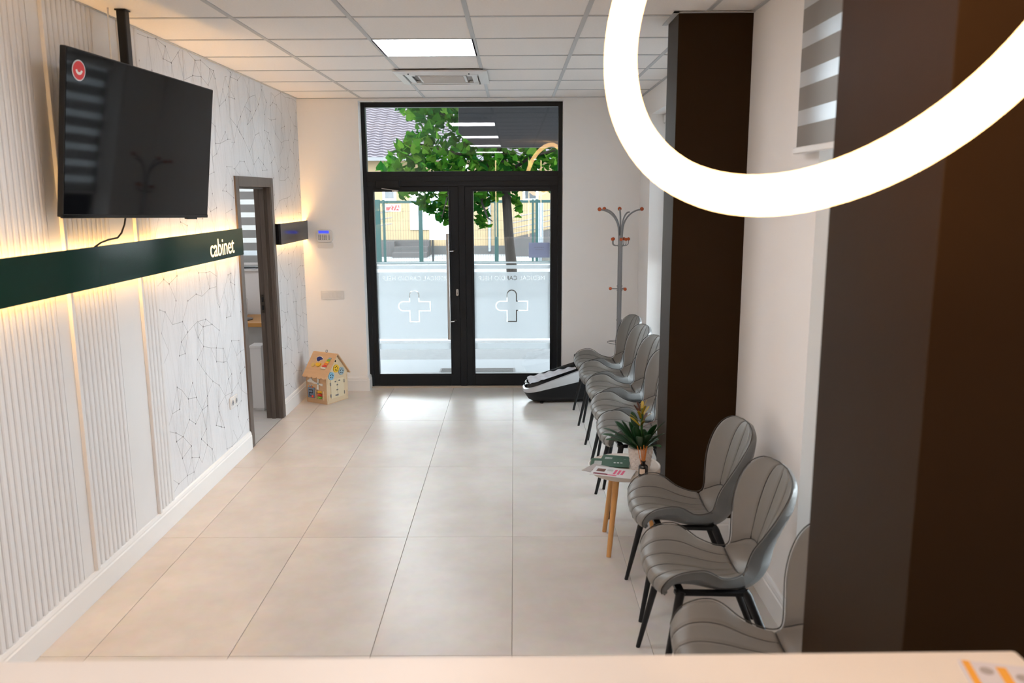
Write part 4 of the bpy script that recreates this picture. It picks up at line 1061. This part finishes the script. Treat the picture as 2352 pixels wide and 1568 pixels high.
# ---- dark canopy over the terrace right of the entrance
CAN = pmat('dark_corrugated_sheet', (.009, .0095, .013), .6, vary=.1, spec=.15)
can = thing('canopy', 'dark ribbed canopy roof outside above the entrance', 'canopy')
_za, _zb = aty(1053, 236, 8.3).z, aty(1097, 337, 10.2).z
zc = lambda y: _za+(_zb-_za)*(y-8.3)/1.9
edge = [(aty(1053, 240, 8.3).x, 8.3), (aty(1053, 306, 9.47).x, 9.47), (aty(1097, 337, 10.2).x, 10.2)]
def xl(y):
    for (xa, ya_), (xb, yb_) in zip(edge, edge[1:]):
        if ya_ <= y <= yb_: return xa+(xb-xa)*(y-ya_)/(yb_-ya_)
    return edge[-1][0]
y = 8.21; st_ = .09
while y < 10.2:
    y2 = min(10.2, y+st_); ya_ = y+st_*.3
    mb = MB(); a, b = xl(max(8.3, y)), xl(max(8.3, y2))
    mb.add([(a, y, zc(y)), (1.35, y, zc(y)), (1.35, ya_, zc(ya_)), (a, ya_, zc(ya_)), (b, y2, zc(y2)-.010), (1.35, y2, zc(y2)-.010),
            (a, y, zc(y)+.02), (1.35, y, zc(y)+.02), (b, y2, zc(y2)+.02), (1.35, y2, zc(y2)+.02)],
           [(0,1,2,3), (3,2,5,4), (6,8,9,7), (0,6,7,1), (4,5,9,8), (0,3,4,8,6), (1,7,9,5,2)])
    mb.build('roof_sheet', CAN, can); y = y2
MB().box(edge[-1][0], 1.35, 10.2, 10.24, zc(10.2)-.012, zc(10.2)+.05).build('fascia', pmat('white_fascia', (.14, .14, .15), .5), can)
for x_ in (1.22,): MB().box(x_, x_+.08, 10.0, 10.08, GZ, zc(10.0)).build('post', BLACK, can)

# ---- green fence with wire panels
FY = 17.6
GRF = pmat('fence_green', (.011, .034, .032), .5, vary=.05, spec=.2)
fe = thing('fence', 'green metal fence with wire mesh panels across the road', 'fence', (0, FY, GZ))
fp = lambda px, py: aty(px, py, FY)
ztop, zbot = fp(1000, 460).z-GZ, fp(1000, 606).z-GZ
for px, w_ in ((868, .11), (882, .05), (966, .085), (1140, .085), (1224, .04), (1233, .06), (1420, .085), (760, .085), (640, .085)):
    x_ = fp(px, 500).x
    MB().box(x_-w_/2, x_+w_/2, -.03, .03, 0, ztop+.02).build('post', GRF, fe, bevel=.006)
xa, xb = fp(600, 500).x, fp(1460, 500).x
MB().box(xa, xb, -.025, .025, ztop-.06, ztop).build('top_rail', GRF, fe, bevel=.004)
MB().box(xa, xb, -.025, .025, zbot, zbot+.055).build('bottom_rail', GRF, fe, bevel=.004)
wm = MB(); x_ = xa
while x_ < xb: wm.box(x_-.0022, x_+.0022, -.004, .0, zbot+.05, ztop-.05); x_ += .055
z_ = zbot+.12
while z_ < ztop-.06: wm.box(xa, xb, -.004, .0, z_-.002, z_+.002); z_ += .20
tag(wm.build('wire_mesh', GRF, fe), kind='stuff')
MB().box(xa, xb, -.08, .08, 0, zbot).build('fence_plinth', YARD, fe)
# number sign on the fence
sg0, sg1 = aty(884, 469, FY-.06), aty(920, 485.5, FY-.06)
hs = thing('house_number', 'red and white house number sign 27A on the fence', 'sign', ((sg0.x+sg1.x)/2, FY-.06, (sg0.z+sg1.z)/2))
w_, h_ = (sg1.x-sg0.x)/2, (sg0.z-sg1.z)/2
MB().box(-w_, w_, 0, .02, -h_, h_).build('plate', pmat('sign_white', (.26, .26, .26), .4), hs, bevel=.004)
MB().box(-w_+.022, w_-.022, -.003, 0, -h_+.022, h_-.022).build('red_field', pmat('sign_red', (.20, .011, .013), .4), hs)
me = text_mesh('27A', .135, extrude=.002); me.transform(Matrix(((1,0,0,.035),(0,0,-1,-.005),(0,1,0,-.008),(0,0,0,1)))); me.materials.clear(); me.materials.append(pmat('sign_white', (.26, .26, .26), .4))
shared(me, 'number', hs)
MB().box(-w_+.025, -w_+.10, -.005, -.002, h_-.058, h_-.030).build('street_name', pmat('sign_white', (.26, .26, .26), .4), hs)

# ---- yellow house with a tiled roof
HY = 27.0
YEL_H = pmat('yellow_render', (.225, .165, .098), .85, vary=.05, scale=1.5, spec=.15)
ho = thing('house', 'yellow house with a pale tiled roof beyond the fence', 'house', (0, HY, GZ))
hp = lambda px, py, Y=HY: aty(px, py, Y)
zr = hp(870, 362).z-GZ; hx0, hx1 = -9.5, 8.0
MB().box(hx0, hx1, 0, 7, 0, zr).build('wall', YEL_H, ho)
zpl = hp(900, 545).z-GZ
MB().box(hx0, hx1, -.06, 0, 0, max(.15, zpl*.5)).build('plinth', pmat('grey_plinth', (.05, .046, .045), .9), ho)
RF = pmat('pale_pink_roof_tile', (.080, .069, .079), .5, vary=.08, scale=3, spec=.15)
rows = 26; pitch = .62; dr = .145
for r_ in range(rows):
    mb = MB(); nx_ = 190; y0, z0 = -.55+r_*dr, zr-.02+r_*dr*pitch
    P = []; ff = []
    for i in range(nx_+1):
        x_ = hx0-.3+(hx1-hx0+.6)*i/nx_; wv = .022*math.sin(x_*2*PI/.36)
        P += [(x_, y0+.03, z0-.02+wv), (x_, y0, z0+.040+wv), (x_, y0+dr+.02, z0-.008+dr*pitch+wv)]
    for i in range(nx_): ff += [(i*3, i*3+3, i*3+4, i*3+1), (i*3+1, i*3+4, i*3+5, i*3+2)]
    mb.add(P, ff); mb.build('roof_course', RF, ho)
MB().box(hx0-.3, hx1+.3, -.66, -.56, zr-.12, zr-.01).build('gutter', pmat('white_gutter', (.085, .085, .09), .5), ho)
MB().box(hx0, hx1, -.56, 0, zr-.10, zr-.04).build('soffit', pmat('white_gutter', (.085, .085, .09), .5), ho)
DARKW = pmat('dark_window_glass', (.05, .055, .06), .1)
for a, b in (((883, 432), (906, 457)), ((1205, 432), (1232, 457)), ((1050, 432), (1072, 457))):
    p0, p1 = hp(*a), hp(*b); z0, z1 = p1.z-GZ, min(zr-.3, p0.z-GZ+.9)
    wv = rect_frame(MB(), p0.x-.06, p1.x+.06, z0-.06, z1+.06, .07, -.04, .01).build('window', TRIMW, ho)
    MB().box(p0.x, p1.x, -.012, -.002, z0, z1).build('pane', DARKW, wv)
p0, p1 = hp(941, 440), hp(962, 527)
MB().box(p0.x, hp(1008, 440).x, -.05, 0, p1.z-GZ, 2.2).build('entrance_door', pmat('white_door', (.72, .74, .78), .5), ho)
p0 = hp(1124, 470); MB().cyl((p0.x, -.06, .1), (p0.x, -.06, zr-.1), .05, n=10).build('downpipe', pmat('pale_pipe', (.16, .175, .19), .5), ho, smooth=40)
STEP = pmat('grey_step_stone', (.055, .050, .050), .9, vary=.1, spec=.15)
sx0, sx1 = hp(915, 540).x, hp(990, 540).x
for i in range(3): MB().box(sx0, sx1, -1.5+i*.42, -.06, i*.16, (i+1)*.16).build('step', STEP, ho)
MB().box(hp(867, 540).x, sx0, -1.0, -.06, 0, .48).build('landing', STEP, ho)
for i in range(4):
    a, b = hp(1178, 497+i*12), hp(1275, 477+i*12)
    MB().tube([(a.x, -1.1, a.z-GZ), (b.x, -1.1, b.z-GZ)], .018, 6).build('railing', pmat('dark_rail', (.10, .09, .09), .5), ho)
for i in range(3):
    a, b = hp(866, 490+i*14), hp(912, 483+i*14)
    MB().tube([(a.x, -1.1, a.z-GZ), (b.x, -1.1, b.z-GZ)], .018, 6).build('railing', pmat('dark_rail', (.10, .09, .09), .5), ho)
r0, r1 = hp(1178, 545), hp(1275, 522)
MB().prism([(r0.x, 0), (r1.x, 0), (r1.x, r1.z-GZ), (r0.x, r0.z-GZ)], lambda a, b, t: (a, t, b), -1.15, -.1).build('ramp', STEP, ho)
# white board on the fence, white post
b0, b1 = aty(986, 502, 20.5), aty(1032, 550, 20.5)
wbd = thing('white_panel', 'large plain white panel standing in the yard', 'panel', (b0.x, 20.5, GZ))
MB().box(0, b1.x-b0.x, 0, .04, b1.z-GZ, b0.z-GZ).build('sheet', pmat('bright_white_sheet', (.8, .8, .8), .6), wbd)
for x_ in (.05, b1.x-b0.x-.09): MB().box(x_, x_+.04, .04, .08, 0, b0.z-GZ).build('support', BLACK, wbd)
q0 = aty(1242, 600, 18.4)
po = thing('concrete_post', 'pale concrete pole at the right end of the fence', 'post', (q0.x, 18.4, GZ))
MB().box(-.055, .055, -.055, .055, 0, aty(1242, 461, 18.4).z-GZ).build('shaft', pmat('pale_pipe', (.16, .175, .19), .5), po, bevel=.01); MB().box(-.10, .10, -.10, .10, 0, .10).build('foot', YARD, po)
w1 = MB().box(aty(1245, 600, 17.9).x, 8, 17.85, 18.05, GZ, aty(1250, 590, 17.9).z+.05)
tag(w1.build('garden_wall', pmat('rough_wall', (.11, .10, .09), .9, vary=.4, scale=6)), 'low rough wall right of the fence', 'wall')

# ---- street tree with large heart shaped leaves
TY = 11.4
tr0 = atz(1179, 742, GZ); TY = tr0.y
tree = thing('street_tree', 'street tree with large green heart shaped leaves by the road', 'tree', (tr0.x, TY, GZ))
BARK = pmat('grey_brown_bark', (.020, .017, .015), .9, vary=.5, scale=12, stretch=(3, 3, .6), bump=1.0, bscale=30, spec=.1)
tp = [aty(*q, TY)-V((tr0.x, TY, GZ)) for q in ((1179, 746), (1178, 690), (1176, 632), (1174, 600), (1170, 560), (1166, 500), (1163, 450), (1160, 400), (1150, 340), (1140, 270), (1135, 180))]
MB().tube(tp, [.085, .078, .080, .082, .074, .069, .067, .063, .056, .046, .034], 12).build('trunk', BARK, tree, smooth=True)
def wp(px, py, Y): return aty(px, py, Y)-V((tr0.x, TY, GZ))
for q in (((1160, 400), (1080, 360), (960, 330), (890, 350)), ((1150, 340), (1080, 290), (990, 250), (930, 200)), ((1160, 400), (1220, 360), (1290, 340)), ((1158, 390), (1090, 400), (1030, 440), (1015, 500)), ((1150, 340), (1200, 300), (1270, 240)), ((1130, 420), (1105, 460), (1120, 500), (1131, 508))):
    path = [wp(x, y_, TY-.16*i) for i, (x, y_) in enumerate(q)]
    MB().tube(path, [.032, .022, .013, .006][:len(path)], 8).build('branch', BARK, tree, smooth=True)
def leaf_shape(L_):
    q = [(0, 0), (-.22, -.10), (-.44, .02), (-.48, .26), (-.36, .52), (-.16, .80), (0, 1.05), (.16, .80), (.36, .52), (.48, .26), (.44, .02), (.22, -.10)]
    P = [(a*L_*.95, b*L_, .12*L_*abs(a)) for a, b in q]+[(0, .45*L_, -.02*L_)]
    return P, [(i, (i+1) % 12, 12) for i in range(12)]
def leafmat(name, col):
    m = clothmat(name, col, .45); return m
LM = [leafmat('leaf_mid_green', (.022, .078, .0075)), leafmat('leaf_dark_green', (.0075, .044, .0065)), leafmat('leaf_light_green', (.048, .112, .0135))]
LMESH = []
for i, mm in enumerate(LM):
    P, ff = leaf_shape(.122); LMESH.append(MB().add(P, ff).mesh('leaf', mm))
def inside(poly, x, y_):
    c = False; n_ = len(poly)
    for i in range(n_):
        (x0, y0), (x1, y1) = poly[i], poly[(i+1) % n_]
        if (y0 > y_) != (y1 > y_) and x < (x1-x0)*(y_-y0)/(y1-y0)+x0: c = not c
    return c
crown = [(880, 225), (925, 270), (965, 290), (945, 305), (930, 330), (895, 360), (866, 392), (900, 405), (940, 425), (915, 440), (930, 462), (960, 455), (965, 490), (1000, 500), (1030, 522), (1050, 480), (1085, 470), (1100, 525), (1118, 525), (1120, 470), (1150, 455), (1165, 440), (1188, 450), (1196, 480), (1190, 500), (1180, 450), (1230, 415), (1250, 440), (1285, 450), (1330, 420), (1360, 330), (1340, 200), (1240, 120), (1080, 90), (950, 130)]
rnd = random.Random(11)
spots = []
while len(spots) < 3600:
    x, y_ = rnd.uniform(860, 1360), rnd.uniform(90, 530)
    if not inside(crown, x, y_): continue
    dep = TY+rnd.uniform(-.85, .6)*min(1, (470-y_)/160+.35)
    spots.append((dep, x, y_))
spots.sort()
# the 300 nearest leaves in view are single parts, the others one mesh
inview = [s_ for s_ in spots if 840 < s_[1] < 1282 and 240 < s_[2] < 530]
single = set(inview[:300])
rest = MB()
for s_ in spots:
    dep, x, y_ = s_
    loc = aty(x, y_, dep)-V((tr0.x, TY, GZ))
    eul = (PI*.5+rnd.gauss(0, .55)+.9, rnd.gauss(0, .35), rnd.gauss(0, .9)); sc_ = rnd.uniform(.65, 1.35); mi = rnd.choice((0, 0, 1, 1, 2))
    if s_ in single: shared(LMESH[mi], 'leaf', tree, loc, eul, (sc_, sc_, sc_))
    else:
        from mathutils import Euler
        M_ = Matrix.Translation(loc) @ Euler(eul).to_matrix().to_4x4() @ Matrix.Scale(sc_, 4)
        P, ff = leaf_shape(.122); rest.add([M_ @ V(p) for p in P], ff, mi)
tag(rest.build('foliage', LM, tree), kind='stuff')

# ---- unseen building, added to keep sky light off the near right window jamb
nb = thing('added_sky_blocker', 'unseen grey building added to block sky light at the right windows', 'building', (5.2, -3.0, GZ))
NBW = pmat('grey_render', (.22, .21, .20), .85, vary=.06, scale=1.2, spec=.15)
MB().box(0, 5, -6, 5.2, 0, 4.2).build('wall', NBW, nb); MB().box(-.3, 5.3, -6.3, 5.5, 4.2, 4.4).build('roof', RF, nb)
for i in range(4):
    for z_ in (1.6,):
        wv = MB().box(-.04, .0, -5.2+i*2.4, -4.0+i*2.4, z_, z_+1.4).build('window', TRIMW, nb); MB().box(-.045, -.04, -5.12+i*2.4, -4.08+i*2.4, z_+.08, z_+1.32).build('pane', DARKW, wv)
tag(MB().box(1.55, 14, -12, 8.12, -.4, GZ).build('pavement', pmat('bounce_side_paving', (.52, .51, .50), .8, vary=.05, scale=3)), 'unseen side paving, pale to bounce daylight into the right windows', kind='structure')  # unseen ground, made pale to bounce daylight through the windows
